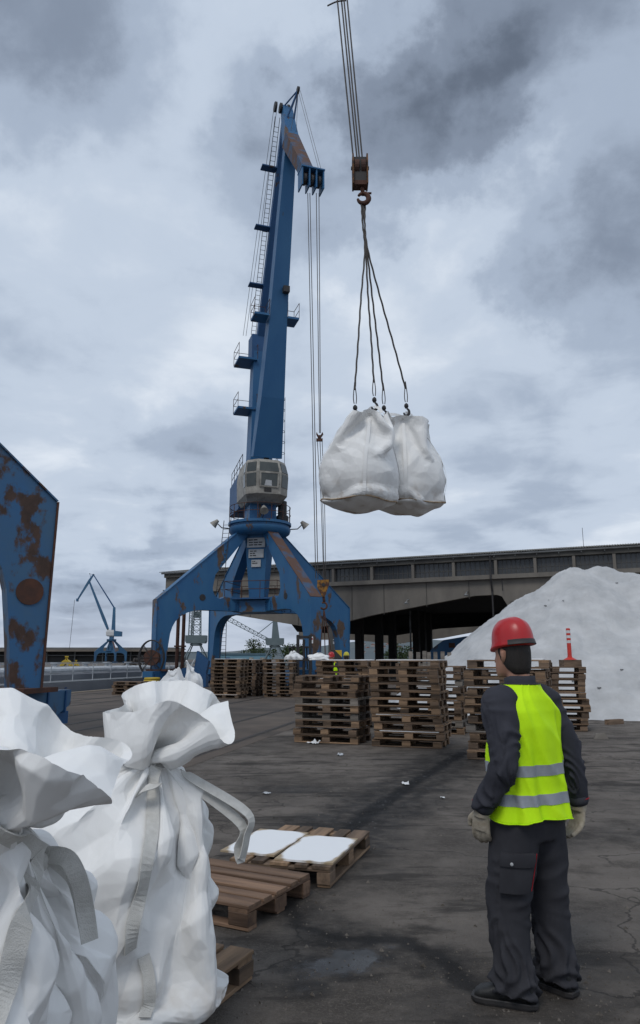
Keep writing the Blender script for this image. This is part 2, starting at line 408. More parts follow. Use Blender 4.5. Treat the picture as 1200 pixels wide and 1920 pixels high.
mw = mat('harbour_water', (.02, .03, .035), (.03, .04, .045), 3, .12, .5, 2.5)
wt = MB(); wt.add([(-6000, -60, -1.5), (60, -60, -1.5), (60, 160, -1.5), (-6000, 160, -1.5)], [(0, 1, 2, 3)])
tag(wt.build('water', mw), kind='structure')

# ------------------------------------------------------------------ far hills, town, trees
def vnoise(x, y, seed=0):
    def h(i, j):
        n = np.sin(i * 127.1 + j * 311.7 + seed * 74.7) * 43758.5453; return n - np.floor(n)
    i, j = np.floor(x), np.floor(y); fx, fy = x - i, y - j
    fx, fy = fx * fx * (3 - 2 * fx), fy * fy * (3 - 2 * fy)
    return (h(i, j) * (1 - fx) + h(i + 1, j) * fx) * (1 - fy) + (h(i, j + 1) * (1 - fx) + h(i + 1, j + 1) * fx) * fy
def fbm(x, y, o=5, seed=0, g=.5):
    s = 0; a = 1; t = 0
    for k in range(o):
        s = s + a * vnoise(x * 2 ** k + 17.3 * k, y * 2 ** k - 9.1 * k, seed + k); t += a; a *= g
    return s / t
nx, ny = 150, 20
hx = np.linspace(-2200, 2200, nx); hy = np.linspace(1500, 3600, ny)
HX, HY = np.meshgrid(hx, hy)
prof = np.interp(hx / 2600 * 1378 + 600, [-600, 100, 300, 430, 520, 600, 680, 760, 900, 1800], [22, 18, 14, 14, 24, 26, 38, 42, 36, 40])
HZ = (prof[None, :] / 1378 * 2600) * np.clip((HY - 1500) / 1100, 0, 1) ** 1.1 * (.8 + .4 * fbm(HX / 330, HY / 330, 5, 3)) - 1
hb = MB(); hb.add(np.stack([HX, HY, HZ], -1).reshape(-1, 3).tolist(), [(j * nx + i, j * nx + i + 1, (j + 1) * nx + i + 1, (j + 1) * nx + i) for j in range(ny - 1) for i in range(nx - 1)])
MT['hill'] = mat('hillside', (.075, .10, .115), (.11, .13, .13), .006, .95, detail=12)  # distance haze put into the hill colour as blue-grey
tag(hb.build('hills', MT['hill'], smooth=True), kind='structure')
MT['hwall'] = mat('far_house_wall', (.42, .38, .36), (.3, .26, .25), .3, .9, rnd=.3)
MT['hroof'] = mat('far_tile_roof', (.22, .10, .075), (.16, .085, .07), .3, .9, rnd=.3)
desc = ['pale house', 'grey house', 'cream house']
for k in range(22):
    px = random.uniform(668, 850); py = random.uniform(1203, 1226); Y = np.interp(py, [1200, 1228], [2300, 1560])
    Xw = (px - 600) / 1378 * Y
    iy = (Y - 1500) / (2100 / (ny - 1)); z = float(HZ[int(min(ny - 1, max(0, iy))), int(np.clip((Xw + 2200) / 4400 * (nx - 1), 0, nx - 1))])
    t = thing('hillside_house', 'small pale house with tiled roof on the far hillside under the warehouse', 'house', (Xw, Y, z), random.uniform(-.5, .5), 'houses on the far hillside')
    w_, d_, h_ = random.uniform(9, 15), 9, random.uniform(6, 10)
    MB().box((0, 0, h_ / 2 - 2), (w_, d_, h_ + 4)).build('wall', MT['hwall'], t)
    MB().prism([(-w_ / 2 - .6, h_), (w_ / 2 + .6, h_), (0, h_ + 3)], (0, d_ / 2 + .5, 0), (1, 0, 0), (0, 0, 1), d_ + 1).build('roof', MT['hroof'], t)
MT['leaf'] = mat('leaves', (.035, .055, .026), (.06, .085, .035), .35, .85, spec=.2)
MT['bark'] = mat('bark', (.05, .04, .032), None, 3, .9)
def tree(loc, h, w, label, seed, sparse=1.0):
    rg = np.random.default_rng(seed); t = thing('tree', label, 'tree', loc, rg.uniform(0, 6))
    tb = MB(); tb.path([(0, 0, -.2), (.1, 0, h * .35), (0, .1, h * .8)], [h * .03, h * .022, h * .006], 6)
    cl = [(Vector((rg.normal() * w * .25, rg.normal() * w * .25, h * rg.uniform(.35, .92))), w * rg.uniform(.16, .3)) for _ in range(14)]
    for c, r in cl[:7]: tb.tube((0, 0, c.z * .55), c, h * .012, h * .004, 5)
    tb.build('trunk', MT['bark'], t)
    cb = MB()
    for c, r in cl:
        for _ in range(int(60 * sparse)):
            d = Vector(rg.normal(size=3)).normalized() * r * rg.uniform(.4, 1.1); p = c + d
            a = Vector(rg.normal(size=3)).normalized() * w * .04; bb = Vector(rg.normal(size=3)).normalized() * w * .04
            cb.add([p - a, p + bb, p + a, p - bb], [(0, 1, 2, 3)])
    cb.build('crown', MT['leaf'], t)
def gx(px, Y): return (px - 600) / 1378 * Y
tree((gx(475, 260), 260, 0), 8, 7, 'tall dark tree above the roof of the pale blue shed', 1)
tree((gx(492, 250), 250, 0), 5, 6, 'low bushy tree beside the pale blue shed', 2)
tree((gx(545, 200), 200, 0), 4.5, 8, 'wide low green tree behind the lattice crane with the lowered boom', 3)
tree((gx(560, 205), 205, 0), 5, 7, 'green tree next to the forklift mast, behind the blue crane leg', 4)
tree((gx(757, 190), 190, 0), 4.6, 6, 'round dark tree behind the thin pole under the warehouse', 5)
tree((gx(735, 200), 200, 0), 3.6, 4.5, 'small dark tree behind the black warehouse columns', 6)
tree((gx(795, 210), 210, 0), 3.6, 4.5, 'dark shrubby tree behind the row of upright grey slats', 8)
# pale blue shed
MT['shed'] = mat('pale_blue_sheet', (.16, .30, .37), (.13, .25, .32), .4, .7)
t = thing('harbour_shed', 'low pale blue shed beyond the blue crane portal', 'shed', (gx(465, 230), 230, 0))
MB().box((-1, 0, 1.4), (16, 10, 2.8)).build('wall', MT['shed'], t)
MB().prism([(-9.4, 2.8), (7.4, 2.8), (6.8, 3.3), (-8.8, 3.3)], (0, 5.3, 0), (1, 0, 0), (0, 0, 1), 10.6).build('roof', mat('shed_roof', (.09, .15, .19), None, .5, .7), t)
for x in (-5.6, 1.5, 4.8): MB().box((x, -5.04, 1.0), (1.3, .1, 2.0)).build('door', mat('shed_door', (.03, .08, .2), None, 1, .6) if x < 0 else MT['white_dirty'], t)
# long shed on the far quay
t = thing('quay_shed', 'long low grey transit shed on the far quay behind the barge', 'warehouse', (gx(110, 330), 330, 0))
MB().box((-20, 6, 2.4), (150, 12, 4.8)).build('wall', mat('shed_grey', (.07, .068, .065), (.045, .045, .045), .2, .9), t)
MB().box((-20, .02, 5.2), (150, 13.5, .9)).build('fascia', mat('shed_fascia', (.20, .17, .14), (.15, .13, .11), .1, .9), t)
MB().prism([(-95, 5.65), (55, 5.65), (54, 6.6), (-94, 6.6)], (0, 12, 0), (1, 0, 0), (0, 0, 1), 12).build('roof', mat('shed_roof_grey', (.15, .145, .14), None, .2, .8), t)
MB().box((-20, -1.2, 3.1), (150, 2.4, .25)).build('canopy', MT['gutter'], t)
for k in range(11):
    MB().box((-80 + k * 12.5, -1.0, 2.8), (.5, .5, 5.6)).build('column', MT['gutter'], t)
MB().box((-21, -.06, 1.2), (5, .12, 2.4)).build('door', MT['shed'], t)

# ------------------------------------------------------------------ warehouse with haunched concrete girder
WO = Vector((gx(931, 52), 52, 0)); WR = math.atan2(-.41, .91); WD = Vector((math.cos(WR), math.sin(WR), 0)); WN = Vector((-math.sin(WR), math.cos(WR), 0))
def wf(px, py, back=0.0):            # pixel -> (local x, z) on the plane local y = back
    d = ray(px, py); o = WO + WN * back; C0 = Vector((0, 0, CAMH))
    t = (o - C0).dot(WN) / d.dot(WN); p = C0 + d * t
    return (p - WO).dot(WD), p.z
t = thing('warehouse', 'long concrete warehouse with clerestory windows above an open haunched loading bay', 'warehouse', WO, WR)
WZ = {k: wf(931, v)[1] for k, v in dict(top=1031, gut=1041, wtop=1050, wbot=1078, sill=1086, low=1116).items()}
XL, XR = wf(311, 1080)[0], 26.0
DEP = 24.0
def gird(pts, y, th): return MB().prism([(x, z) for x, z in pts], (0, y + th, 0), (1, 0, 0), (0, 0, 1), th)
girder = [(XL, WZ['sill']), (XL, wf(311, 1128)[1])] + [wf(*p) for p in ((357, 1140), (470, 1158), (572, 1175), (600, 1176), (640, 1168), (700, 1153), (800, 1134), (890, 1117), (931, 1115))] + [(0.6, WZ['low'] - .1), (1.2, WZ['low'] - 1.2), (3.0, WZ['low'] - 1.3), (6.5, WZ['low'] - .2), (XR, WZ['low'] + .6), (XR, WZ['sill'])]
gird(girder, 0, .5).build('girder', MT['concrete'], t)
for px in (470, 560, 660, 720, 800, 880):                         # board joints of the shuttering, proud strips
    x, z = wf(px, 1120); zb = max(WZ['low'] - 2.2, wf(px, np.interp(px, [311, 357, 572, 640, 931], [1128, 1140, 1175, 1168, 1115]))[1])
    MB().box((x, -.012, (WZ['sill'] + zb) / 2), (.05, .024, WZ['sill'] - zb - .1)).build('shutter_joint', MT['concrete_d'], t)
MB().box(((XL + XR) / 2, -.10, (WZ['sill'] + WZ['wbot']) / 2), (XR - XL, .5, WZ['wbot'] - WZ['sill'])).build('sill_beam', MT['concrete'], t)
MB().box(((XL + XR) / 2, -.05, (WZ['wtop'] + WZ['gut']) / 2), (XR - XL, .4, WZ['gut'] - WZ['wtop'])).build('head_beam', MT['concrete_d'], t)
MB().path([(XL - .2, -.36, WZ['gut'] + .02), (XR, -.36, WZ['gut'] + .02)], .08, 8).build('gutter', MT['gutter'], t)
for k in range(36):
    x = XL + .6 + k * (XR - XL - 1) / 36
    MB().tube((x, -.08, WZ['gut'] + .06), (x, -.40, WZ['gut'] - .16), .035, n=5).build('gutter_bracket', MT['gutter'], t)
# end wall block and plain wall beyond the windows
xw = wf(560, 1060)[0]
MB().box(((XL + xw) / 2, .25, (WZ['wbot'] + WZ['wtop']) / 2), (xw - XL, .45, WZ['wtop'] - WZ['wbot'] - .004)).build('plain_wall', MT['concrete'], t)
MB().box((XL + .1, DEP / 2, (WZ['gut'] + WZ['low']) / 2 + .1), (.3, DEP - .9, WZ['gut'] - WZ['low'])).build('end_wall', MT['concrete'], t)
piers = [xw] + [wf(p, 1062)[0] for p in (626, 698, 775, 851, 930, 1004, 1077, 1153)]
while piers[-1] < XR - 3: piers.append(piers[-1] + 2.75)
H = WZ['wtop'] - WZ['wbot']
for a in piers:
    MB().box((a, -.03, (WZ['wtop'] + WZ['wbot']) / 2), (.2, .36, H - .004)).build('pier', MT['concrete'], t)
MT['mullion'] = mat('mullion', (.085, .082, .078), None, 2, .7)
for a, c in zip(piers[:-1], piers[1:]):
    w_ = MB().box(((a + c) / 2, .16, (WZ['wtop'] + WZ['wbot']) / 2), (c - a - .2, .05, H - .004)).build('window', MT['pane'], t)
    mb = MB(); n = 8
    for k in range(1, n): mb.box((a + .1 + (c - a - .2) * k / n, .12, (WZ['wtop'] + WZ['wbot']) / 2), (.045, .05, H - .01))
    mb.box(((a + c) / 2, .125, WZ['wbot'] + H * .42), (c - a - .2, .04, .045))
    mb.build('glazing_bars', MT['mullion'], w_)
# corrugated roof, rising inwards
rb = MB(); n = int((XR - XL + .8) / .18); row0 = []; 
xs = [XL - .4 + k * .09 for k in range(n * 2)]
vs = []
for y, z in ((-.5, WZ['gut'] + .12), (4.6, WZ['top'] + .55), (DEP / 2, WZ['top'] + 1.1), (DEP + .5, WZ['gut'] + .12)):
    vs += [(x, y, z + (.03 if k % 2 else -.03)) for k, x in enumerate(xs)]
m_ = len(xs); rb.add(vs, [(j * m_ + i, j * m_ + i + 1, (j + 1) * m_ + i + 1, (j + 1) * m_ + i) for j in range(3) for i in range(m_ - 1)])
rb.build('roof', MT['roof'], t)
# soffit, back girder, columns
MB().box(((XL + XR) / 2 + .2, DEP / 2 + .3, WZ['low'] + .32), (XR - XL - .6, DEP - .8, .25)).build('soffit', MT['black'], t)  # shade of the bay ceiling put into its near-black colour
DB = DEP + 7
bk = [wf(p[0], p[1], DB) for p in ((560, 1199), (660, 1200), (740, 1207), (830, 1196), (930, 1177), (1010, 1166), (1010, 1144), (930, 1158), (830, 1177), (740, 1191), (660, 1188), (560, 1184))]
gird(bk[::-1], DB, .5).build('girder', MT['concrete'], t)
rbm = [(XL + .4, WZ['low'] + .15)] + [(XL + .4, wf(400, 1168, DEP)[1])] + [wf(p[0], p[1], DEP) for p in ((560, 1185), (660, 1189), (740, 1192), (830, 1178), (930, 1159), (1010, 1145))] + [(XR - .4, WZ['low'] - .5), (XR - .4, WZ['low'] + .15)]
gird(rbm, DEP - .4, .4).build('soffit_shade_strip', MT['black'], t)  # added strip, black as the bay's shade, closing the sky gap behind the soffit
for px, wpx in ((622, 8), (631, 6)):
    x, z = wf(px, 1200, .3); MB().box((x, .35, z / 2 + 1.2), (.38, .55, z + 2.4)).build('pier_column', MT['concrete'], t)
MB().box((1.6, .3, WZ['low'] / 2), (.9, .6, WZ['low'] - .9)).build('pier_column', MT['concrete'], t)
for px, bkd in ((674, 6.5), (711, 9.5), (736, 12.0), (781, 17), (793, 19.0), (804, 21)):
    x, z = wf(px, 1200, bkd)
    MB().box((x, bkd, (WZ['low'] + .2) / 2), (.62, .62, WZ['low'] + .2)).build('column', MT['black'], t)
MB().tube((wf(770, 1200, 14)[0], 14, 0), (wf(770, 1200, 14)[0], 14, WZ['low']), .09, n=8).build('pole', MT['gutter'], t)
MB().path([(-.05, -.42, WZ['gut']), (-.05, -.42, WZ['wbot'] + .3), (-.05, -.5, WZ['sill']), (-.05, -.12, WZ['low'] + .3), (-.05, -.12, WZ['low'] - 2.6)], .07, 8).build('downpipe', MT['steel_dark'], t)
dx, dz = wf(943, 1095)
MB().path([(dx, -.05, dz + .35), (dx, -.3, dz + .3), (dx, -.3, dz - .5)], .035, 6).build('wall_bracket', MT['steel_dark'], t)
for px, py in ((767, 1131), (878, 1116)):
    x, z = wf(px, py); l_ = MB(); l_.path([(x, -.02, z + .3), (x, -.5, z + .2), (x, -.7, z)], .03, 6); l_.lathe([(.05, .12), (.16, 0), (.14, -.05)], 10, (x, -.75, z - .05)); l_.build('wall_lamp', MT['gutter'], t)
ax, az = wf(1088, 1020); MB().tube((ax, 3, WZ['top']), (ax, 3, WZ['top'] + 1.7), .018, n=5).build('antenna', MT['steel_dark'], t)
MB().box((16, DEP + 14, 3.0), (24, .3, 6.0)).build('rear_wall', MT['concrete_d'], t)

# ------------------------------------------------------------------ heap of white road salt
n1, n2 = 300, 240
xs = np.linspace(1.0, 24, n1); ys = np.linspace(18.5, 37.5, n2); HXs, HYs = np.meshgrid(xs, ys)
wx = HXs + .9 * (fbm(HXs * .45, HYs * .45, 4, 5) - .5); wy = HYs + .9 * (fbm(HXs * .45 + 50, HYs * .45, 4, 6) - .5)
z = np.zeros_like(HXs) - .3
for cx, cy, ch, sl in ((9.65, 27.4, 5.2, .76), (10.75, 27.8, 5.28, .75), (11.7, 27.4, 5.05, .74), (13.0, 28.2, 5.0, .74), (15.5, 28.6, 4.8, .72), (18, 29, 4.4, .72)):
    r = np.sqrt((wx - cx) ** 2 + (wy - cy) ** 2)
    ang = np.arctan2(wy - cy, wx - cx)
    c = ch - sl * (np.sqrt(r * r + .3) - .35) + .10 * (fbm(ang * 5, r * .25, 4, 9) - .5) * np.clip(r, 0, 4)
    z = np.maximum(z, c)
z += .24 * (fbm(HXs * 1.6, HYs * 1.6, 6, 11, .62) - .5) + .17 * (fbm(HXs * 5, HYs * 5, 5, 12, .7) - .5)
z = np.where(z < .5, np.maximum(z, -.05) * .8 + .1 * np.exp(z) - .1, z)
hb = MB(); hb.add(np.stack([HXs, HYs, z], -1).reshape(-1, 3).tolist(), [(j * n1 + i, j * n1 + i + 1, (j + 1) * n1 + i + 1, (j + 1) * n1 + i) for j in range(n2 - 1) for i in range(n1 - 1) if max(z[j, i], z[j, i + 1], z[j + 1, i], z[j + 1, i + 1]) > -.03])
MT['salt'] = mat('rock_salt', (.56, .56, .56), (.38, .385, .39), 1.1, .95, 1.0, 22, detail=12, contrast=(.3, .72), spec=.2)
o = hb.build('salt_heap', MT['salt'], smooth=True)
tag(o, 'huge heap of white salt piled in front of the concrete warehouse', 'heap')
cb = MB(); rg = np.random.default_rng(3)
for k in range(18):
    i, j = rg.integers(60, 240), rg.integers(12, 120)
    p = Vector((HXs[j, i], HYs[j, i], z[j, i]))
    if p.z < .3: continue
    s = rg.uniform(.02, .055); cb.box(p + Vector((0, -.02, .02)), (s * rg.uniform(1, 3), s, s * .6), rg.uniform(0, 3))
tag(cb.build('salt_clod', mat('dirty_clod', (.16, .16, .16), (.28, .28, .28), 4, .95)), 'dark clods lying scattered over the white heap', 'clods', kind='stuff')
# ------------------------------------------------------------------ portal cranes
S2 = 4.5
CR0 = Vector((-3.94, 46.4, 0))
RZ = -math.atan2(.213, .977)                      # portal turned with the rails
def crane(name, label, loc, heading, prm, detail=True, blue='blue', rusty=False, cab='white_dirty', scale=1.0, group=None):
    t = thing(name, label, 'crane', loc, RZ, group); t.scale = (scale,) * 3
    B = MT['blue_rusty' if rusty else blue]; BD = MT['blue_dark']
    # --- portal: four radial plate legs bolted to a central hub
    RC = S2 * math.sqrt(2); TH = .62
    def leg_prof():
        ro = RC + .50
        pts = [(ro - .06, 1.05), (ro, 5.05), (1.5, 9.72), (.75, 9.72), (3.2, 6.75)]
        for k in range(8):
            a = k / 7 * math.pi * .72; pts.append((2.85 + .5 * math.cos(a), 5.95 - .68 * math.sin(a)))
        pts += [(1.3, 5.22), (1.3, 4.55), (ro - 2.9, 4.55)]
        for q, z_ in ((2.35, 4.50), (1.85, 4.33), (1.45, 4.10), (1.18, 3.82), (1.0, 3.5), (.88, 3.1), (.80, 2.5), (.72, 1.8), (.66, 1.05)): pts.append((ro - q, z_))
        return pts
    for su in (-1, 1):
        for sv in (-1, 1):
            rd = Vector((su, sv, 0)).normalized(); nr = rd.cross(Vector((0, 0, 1)))     # plate normal
            leg = MB().prism(leg_prof(), -nr * (TH / 2), rd, (0, 0, 1), TH).build('portal_leg', B, t)
            def Q(r_, z_, k): return rd * r_ + Vector((0, 0, z_)) + nr * k
            d0 = Vector((.68, .73)) * .0
            nf = (rd * 4.67 + Vector((0, 0, 4.62))).normalized()
            fl = MB().hexa([Q(RC + .50, 5.05, -TH / 2 - .05) + nf * h_ for h_ in (.004,)] + [Q(RC + .50, 5.05, TH / 2 + .05) + nf * .004, Q(1.5, 9.72, TH / 2 + .05) + nf * .004, Q(1.5, 9.72, -TH / 2 - .05) + nf * .004,
                            Q(RC + .50, 5.05, -TH / 2 - .05) + nf * .04, Q(RC + .50, 5.05, TH / 2 + .05) + nf * .04, Q(1.5, 9.72, TH / 2 + .05) + nf * .04, Q(1.5, 9.72, -TH / 2 - .05) + nf * .04])
            fl.build('flange', MT['rust_flange'] if su > 0 and sv < 0 else B, leg)
            MB().hexa([Q(RC + .445, 1.05, -TH / 2 - .05), Q(RC + .485, 1.05, -TH / 2 - .05), Q(RC + .485, 1.05, TH / 2 + .05), Q(RC + .445, 1.05, TH / 2 + .05),
                       Q(RC + .505, 5.05, -TH / 2 - .05), Q(RC + .545, 5.05, -TH / 2 - .05), Q(RC + .545, 5.05, TH / 2 + .05), Q(RC + .505, 5.05, TH / 2 + .05)]).build('flange', MT['rust'] if rusty else B, leg)
            if detail:
                for sg in (-1, 1):
                    MB().tube(Q(RC - 2.35, 5.3, sg * (TH / 2 + .002)), Q(RC - 2.35, 5.3, sg * (TH / 2 + .02)), .2, n=20).build('manhole', MT['rust'] if rusty else MT['steel_dark'], leg)
                    br = MB()
                    for k in range(4):
                        for q in (0, .17, .62): br.box(Q(1.6 + q, 4.66 + k * .14, sg * (TH / 2 + .012)), (.07, .07, .07), math.atan2(rd.y, rd.x))
                    tag(br.build('bolt_row', BD, leg), kind='stuff')
                    if rusty: MB().tube(Q(RC + .08, 3.05, sg * (TH / 2 + .002)), Q(RC + .08, 3.05, sg * (TH / 2 + .025)), .28, n=28).build('cover_plate', MT['rust'], leg)
                MB().box((0, 0, 0), (.01, .01, .01))
            # foot: plate, equaliser girder, bogie, wheels
            MB().box((su * S2, sv * S2, 1.0), (1.25, 1.25, .1)).build('foot_plate', MT['rust'], t)
            MB().prism([(-1.7, .95), (1.7, .95), (1.7, .62), (1.2, .42), (-1.2, .42), (-1.7, .62)], (su * S2 - .3, sv * S2, 0), (0, 1, 0), (0, 0, 1), .6).build('bogie_girder', B, t)
            for q_ in (-1.1, 1.1):
                bg_ = MB(); bg_.box((su * S2, sv * S2 + q_, .33), (.46, 1.3, .28)); bg_.build('bogie', BD, t)
                for w_ in (-.36, .36):
                    MB().tube((su * S2 - .12, sv * S2 + q_ + w_, .215), (su * S2 + .12, sv * S2 + q_ + w_, .215), .2, n=16).build('wheel', MT['steel_dark'], t)
            if detail:
                for q_ in (-1.45, -.75, .75, 1.45):
                    MB().box((su * S2, sv * S2 + q_, .69), (.68, .05, .48)).build('stiffener', BD, t)
    MB().box((0, 0, 4.87), (2.6, 2.6, .72)).build('hub_box', B, t)
    # --- pedestal, platform, plates
    MB().hexa([(-.45, -.47, 5.0), (.45, -.47, 5.0), (.45, .47, 5.0), (-.45, .47, 5.0), (-.78, -.75, 9.7), (.78, -.75, 9.7), (.78, .75, 9.7), (-.78, .75, 9.7)]).build('pedestal', B, t)
    MB().box((0, 0, 5.32), (3.4, 3.4, .1)).build('deck', BD, t)
    if detail:
        for z_, w_, h_ in ((8.95, 1.2, .62), (8.25, 1.0, .55), (7.62, .62, .46)):
            y_ = -.5 - .25 * (z_ - 5.3) / 4.4 - .03
            pl = MB().box((0, y_ - .02, z_), (w_, .03, h_)).build('notice_plate', MT['plate'], t)
            me_ = MB()
            for r_ in range(3 if h_ > .5 else 2):
                n_ = random.randint(2, 4); x_ = -w_ * .4
                for _ in range(n_):
                    l_ = random.uniform(.12, .28) * w_; me_.box((x_ + l_ / 2, y_ - .045, z_ + h_ * .28 - r_ * h_ * .26), (l_, .012, h_ * .11)); x_ += l_ + .05 * w_
                    if x_ > w_ * .3: break
            me_.build('lettering', MT['ink'], pl)
        # deck railing
        dr = MB()
        for y_ in (-1.7, 1.7):
            for z_ in (5.9, 6.4):
                dr.tube((-1.7, y_, z_), (1.7, y_, z_), .022, n=5); dr.tube((y_, -1.7, z_), (y_, 1.7, z_), .022, n=5)
            for x_ in (-1.7, -.6, .6, 1.7): dr.tube((x_, y_, 5.33), (x_, y_, 6.4), .022, n=5)
        dr.build('deck_railing', MT['rust'], t)
    # --- slewing ring
    MB().lathe([(1.7, 9.45), (1.95, 9.62), (2.02, 9.85), (2.02, 9.95), (1.9, 9.97), (1.9, 10.12), (2.06, 10.14), (2.06, 10.3), (1.2, 10.32)], 40).build('slewing_ring', B, t, 40)
    hd = Vector((heading[0], heading[1], 0)).normalized()
    hl = Matrix.Rotation(-RZ, 3, 'Z') @ hd                           # heading in portal coordinates
    sd = Vector((-hl.y, hl.x, 0))                                     # to the crane's left-hand side seen from the load: screen right
    def P(D, z_, s_=0.0): return Vector((hl.x * D + sd.x * s_, hl.y * D + sd.y * s_, z_))
    def bar(a, b_, wa, wb, da, db):                                   # tapered box between (D,z) points
        a0, b0 = Vector(a), Vector(b_); dd = (b0 - a0).normalized(); nn = Vector((-dd.y, dd.x))
        q = []
        for c, w_, d_ in ((a0, wa, da), (b0, wb, db)):
            for s_, k in ((-1, -1), (1, -1), (1, 1), (-1, 1)):
                e = c + nn * (d_ / 2 * k); q.append(P(e.x, e.y, s_ * w_ / 2))
        return MB().hexa(q)
    if detail:
        rr = MB()
        for z_ in (10.85, 11.35):
            rr.path([(2.0 * math.cos(k / 40 * 2 * math.pi), 2.0 * math.sin(k / 40 * 2 * math.pi), z_) for k in range(41)], .022, 5)
        for k in range(14):
            a = k / 14 * 2 * math.pi; rr.tube((2 * math.cos(a), 2 * math.sin(a), 10.3), (2 * math.cos(a), 2 * math.sin(a), 11.35), .022, n=5)
        rr.build('ring_railing', MT['rust'], t)
        for a, zz in ((math.atan2(-hl.y, -hl.x) + 1.25, 10.2), (math.atan2(hl.y, hl.x) - .15, 10.55), (math.atan2(-hl.y, -hl.x) - 1.7, 10.2)):
            d_ = Vector((math.cos(a), math.sin(a), 0)); fl = MB()
            fl.path([d_ * 2.0 + Vector((0, 0, zz - .2)), d_ * 2.5 + Vector((0, 0, zz - .15)), d_ * 2.75 + Vector((0, 0, zz + .1))], .035, 6)
            o_ = fl.build('lamp_arm', MT['steel_dark'], t)
            c_ = d_ * 2.85 + Vector((0, 0, zz + .25)); ax = (d_ * .6 + Vector((0, 0, -.6))).normalized()
            MB().tube(c_ - ax * .15, c_ + ax * .35, .1, .27, n=14).build('floodlight', MT['white_dirty'], t, 40)
    # --- turret column, machinery house, cab
    tb = MB(); tb.hexa([P(-.85, 10.3, -.9), P(-.85, 10.3, .9), P(.85, 10.3, .9), P(.85, 10.3, -.9), P(-.85, 11.9, -.85), P(-.85, 11.9, .85), P(.85, 11.9, .85), P(.85, 11.9, -.85)])
    tb.build('turret', B, t)
    if detail:
        MB().hexa([P(.86, 10.4, -.1), P(.86, 10.4, .72), P(.89, 10.4, .72), P(.89, 10.4, -.1), P(.86, 11.7, -.1), P(.86, 11.7, .72), P(.89, 11.7, .72), P(.89, 11.7, -.1)]).build('service_door', MT['yellow_rust'] if False else BD, t)
        mo = MB(); mo.lathe([(.42, 10.33), (.42, 10.75), (.3, 10.85), (.3, 11.75), (.2, 11.8)], 14, P(.6, 0, 1.35)); mo.build('slew_motor', MT['steel_dark'], t, 40)
    def ring(z_, front, half, ch, back): # octagonal cab outline
        return [P(front, z_, -half + ch), P(front, z_, half - ch), P(front - ch * 1.0, z_, half), P(back, z_, half), P(back, z_, -half), P(front - ch * 1.0, z_, -half)]
    MB().loft([ring(11.45, 1.6, 1.1, .5, -.9), ring(11.85, 2.3, 1.36, .6, -1.0), ring(13.25, 2.4, 1.40, .62, -1.0), ring(14.05, 2.1, 1.26, .58, -.9), ring(14.15, 2.0, 1.22, .58, -.9)]).build('cab', MT[cab], t)
    MB().hexa([P(-4.2, 11.45, -1.25), P(-4.2, 11.45, 1.25), P(-1.01, 11.45, 1.25), P(-1.01, 11.45, -1.25), P(-4.2, 13.5, -1.25), P(-4.2, 13.5, 1.25), P(-1.01, 13.9, 1.25), P(-1.01, 13.9, -1.25)]).build('machinery_house', MT['blue_dark'] if detail else B, t)
    if detail:
        lo, hi, top_ = ring(12.25, 2.335, 1.372, .608, 0), ring(13.22, 2.405, 1.41, .622, 0), ring(13.98, 2.14, 1.28, .582, 0)
        for i, j in ((0, 1), (1, 2), (5, 0), (2, 3), (4, 5)):
            for (A, C, tag_) in ((lo, hi, 'window'), (hi, top_, 'upper_window')):
                a0, a1, c0, c1 = A[i], A[j], C[i], C[j]
                fr_ = .16 if (i, j) == (0, 1) and tag_ == 'window' else .09
                def L2(u, v_): return (a0 * (1 - u) + a1 * u) * (1 - v_) + (c0 * (1 - u) + c1 * u) * v_
                nn = (a1 - a0).cross(c0 - a0).normalized()
                if nn.dot((a0 + a1) / 2 - P(0, 12.5)) < 0: nn = -nn
                if (i, j) in ((2, 3), (4, 5)): u0, u1 = ((.04, .3) if (i, j) == (2, 3) else (.7, .96))
                else: u0, u1 = fr_, 1 - fr_
                q = [L2(u0, .08), L2(u1, .08), L2(u1, .92), L2(u0, .92)]
                MB().hexa([p - nn * .02 for p in q] + [p + nn * .025 for p in q]).build(tag_, MT['glass_cab'], t)
                if (i, j) == (0, 1) and tag_ == 'window':
                    fm = MB()
                    for (ua, ub, va, vb) in ((u0 - .06, u0, .0, 1.), (u1, u1 + .06, .0, 1.), (u0, u1, .92, 1.0), (u0, u1, .0, .08)):
                        qq = [L2(ua, va), L2(ub, va), L2(ub, vb), L2(ua, vb)]; fm.hexa([p - nn * .01 for p in qq] + [p + nn * .06 for p in qq])
                    fm.build('window_frame', MT['white_dirty'], t)
                    qq = [L2(.3, .1), L2(.62, .1), L2(.6, .45), L2(.36, .48)]
                    MB().hexa([p + nn * .028 for p in qq] + [p + nn * .032 for p in qq]).build('paper_notice', MT['plate'], t)
        hatch = [P(2.31, 11.95, -.3), P(2.31, 11.95, .15), P(2.34, 12.2, .15), P(2.34, 12.2, -.3)]
        MB().hexa(hatch + [p + hl * .03 for p in hatch]).build('hatch', MT['steel_dark'], t)
        er = MB()
        for s_ in (-1.2, 1.2):
            for z_ in (14.5, 15.0): er.tube(P(-3.8, z_ - .5, s_), P(-.2, z_, s_), .022, n=5)
            for k in range(5): er.tube(P(-3.8 + k * .9, 13.5 + k * .1, s_), P(-3.8 + k * .9, 14.5 + k * .12, s_), .022, n=5)
        er.build('roof_railing', MT['steel_dark'], t)
    # --- tower behind the boom
    TT = prm['tower']
    tw = bar((-.55, 13.6), TT, 1.55, 1.05, 1.5, .9).build('tower', MT['blue_clean'] if blue == 'blue' else B, t)
    # --- boom, wide at the foot
    F0, FU, TA, NO = prm['foot'], prm['ful'], prm['tail'], prm['nose']
    fv, uv = Vector(F0), Vector(FU)
    def bp(k): p = fv.lerp(uv, k); return (p.x, p.y)
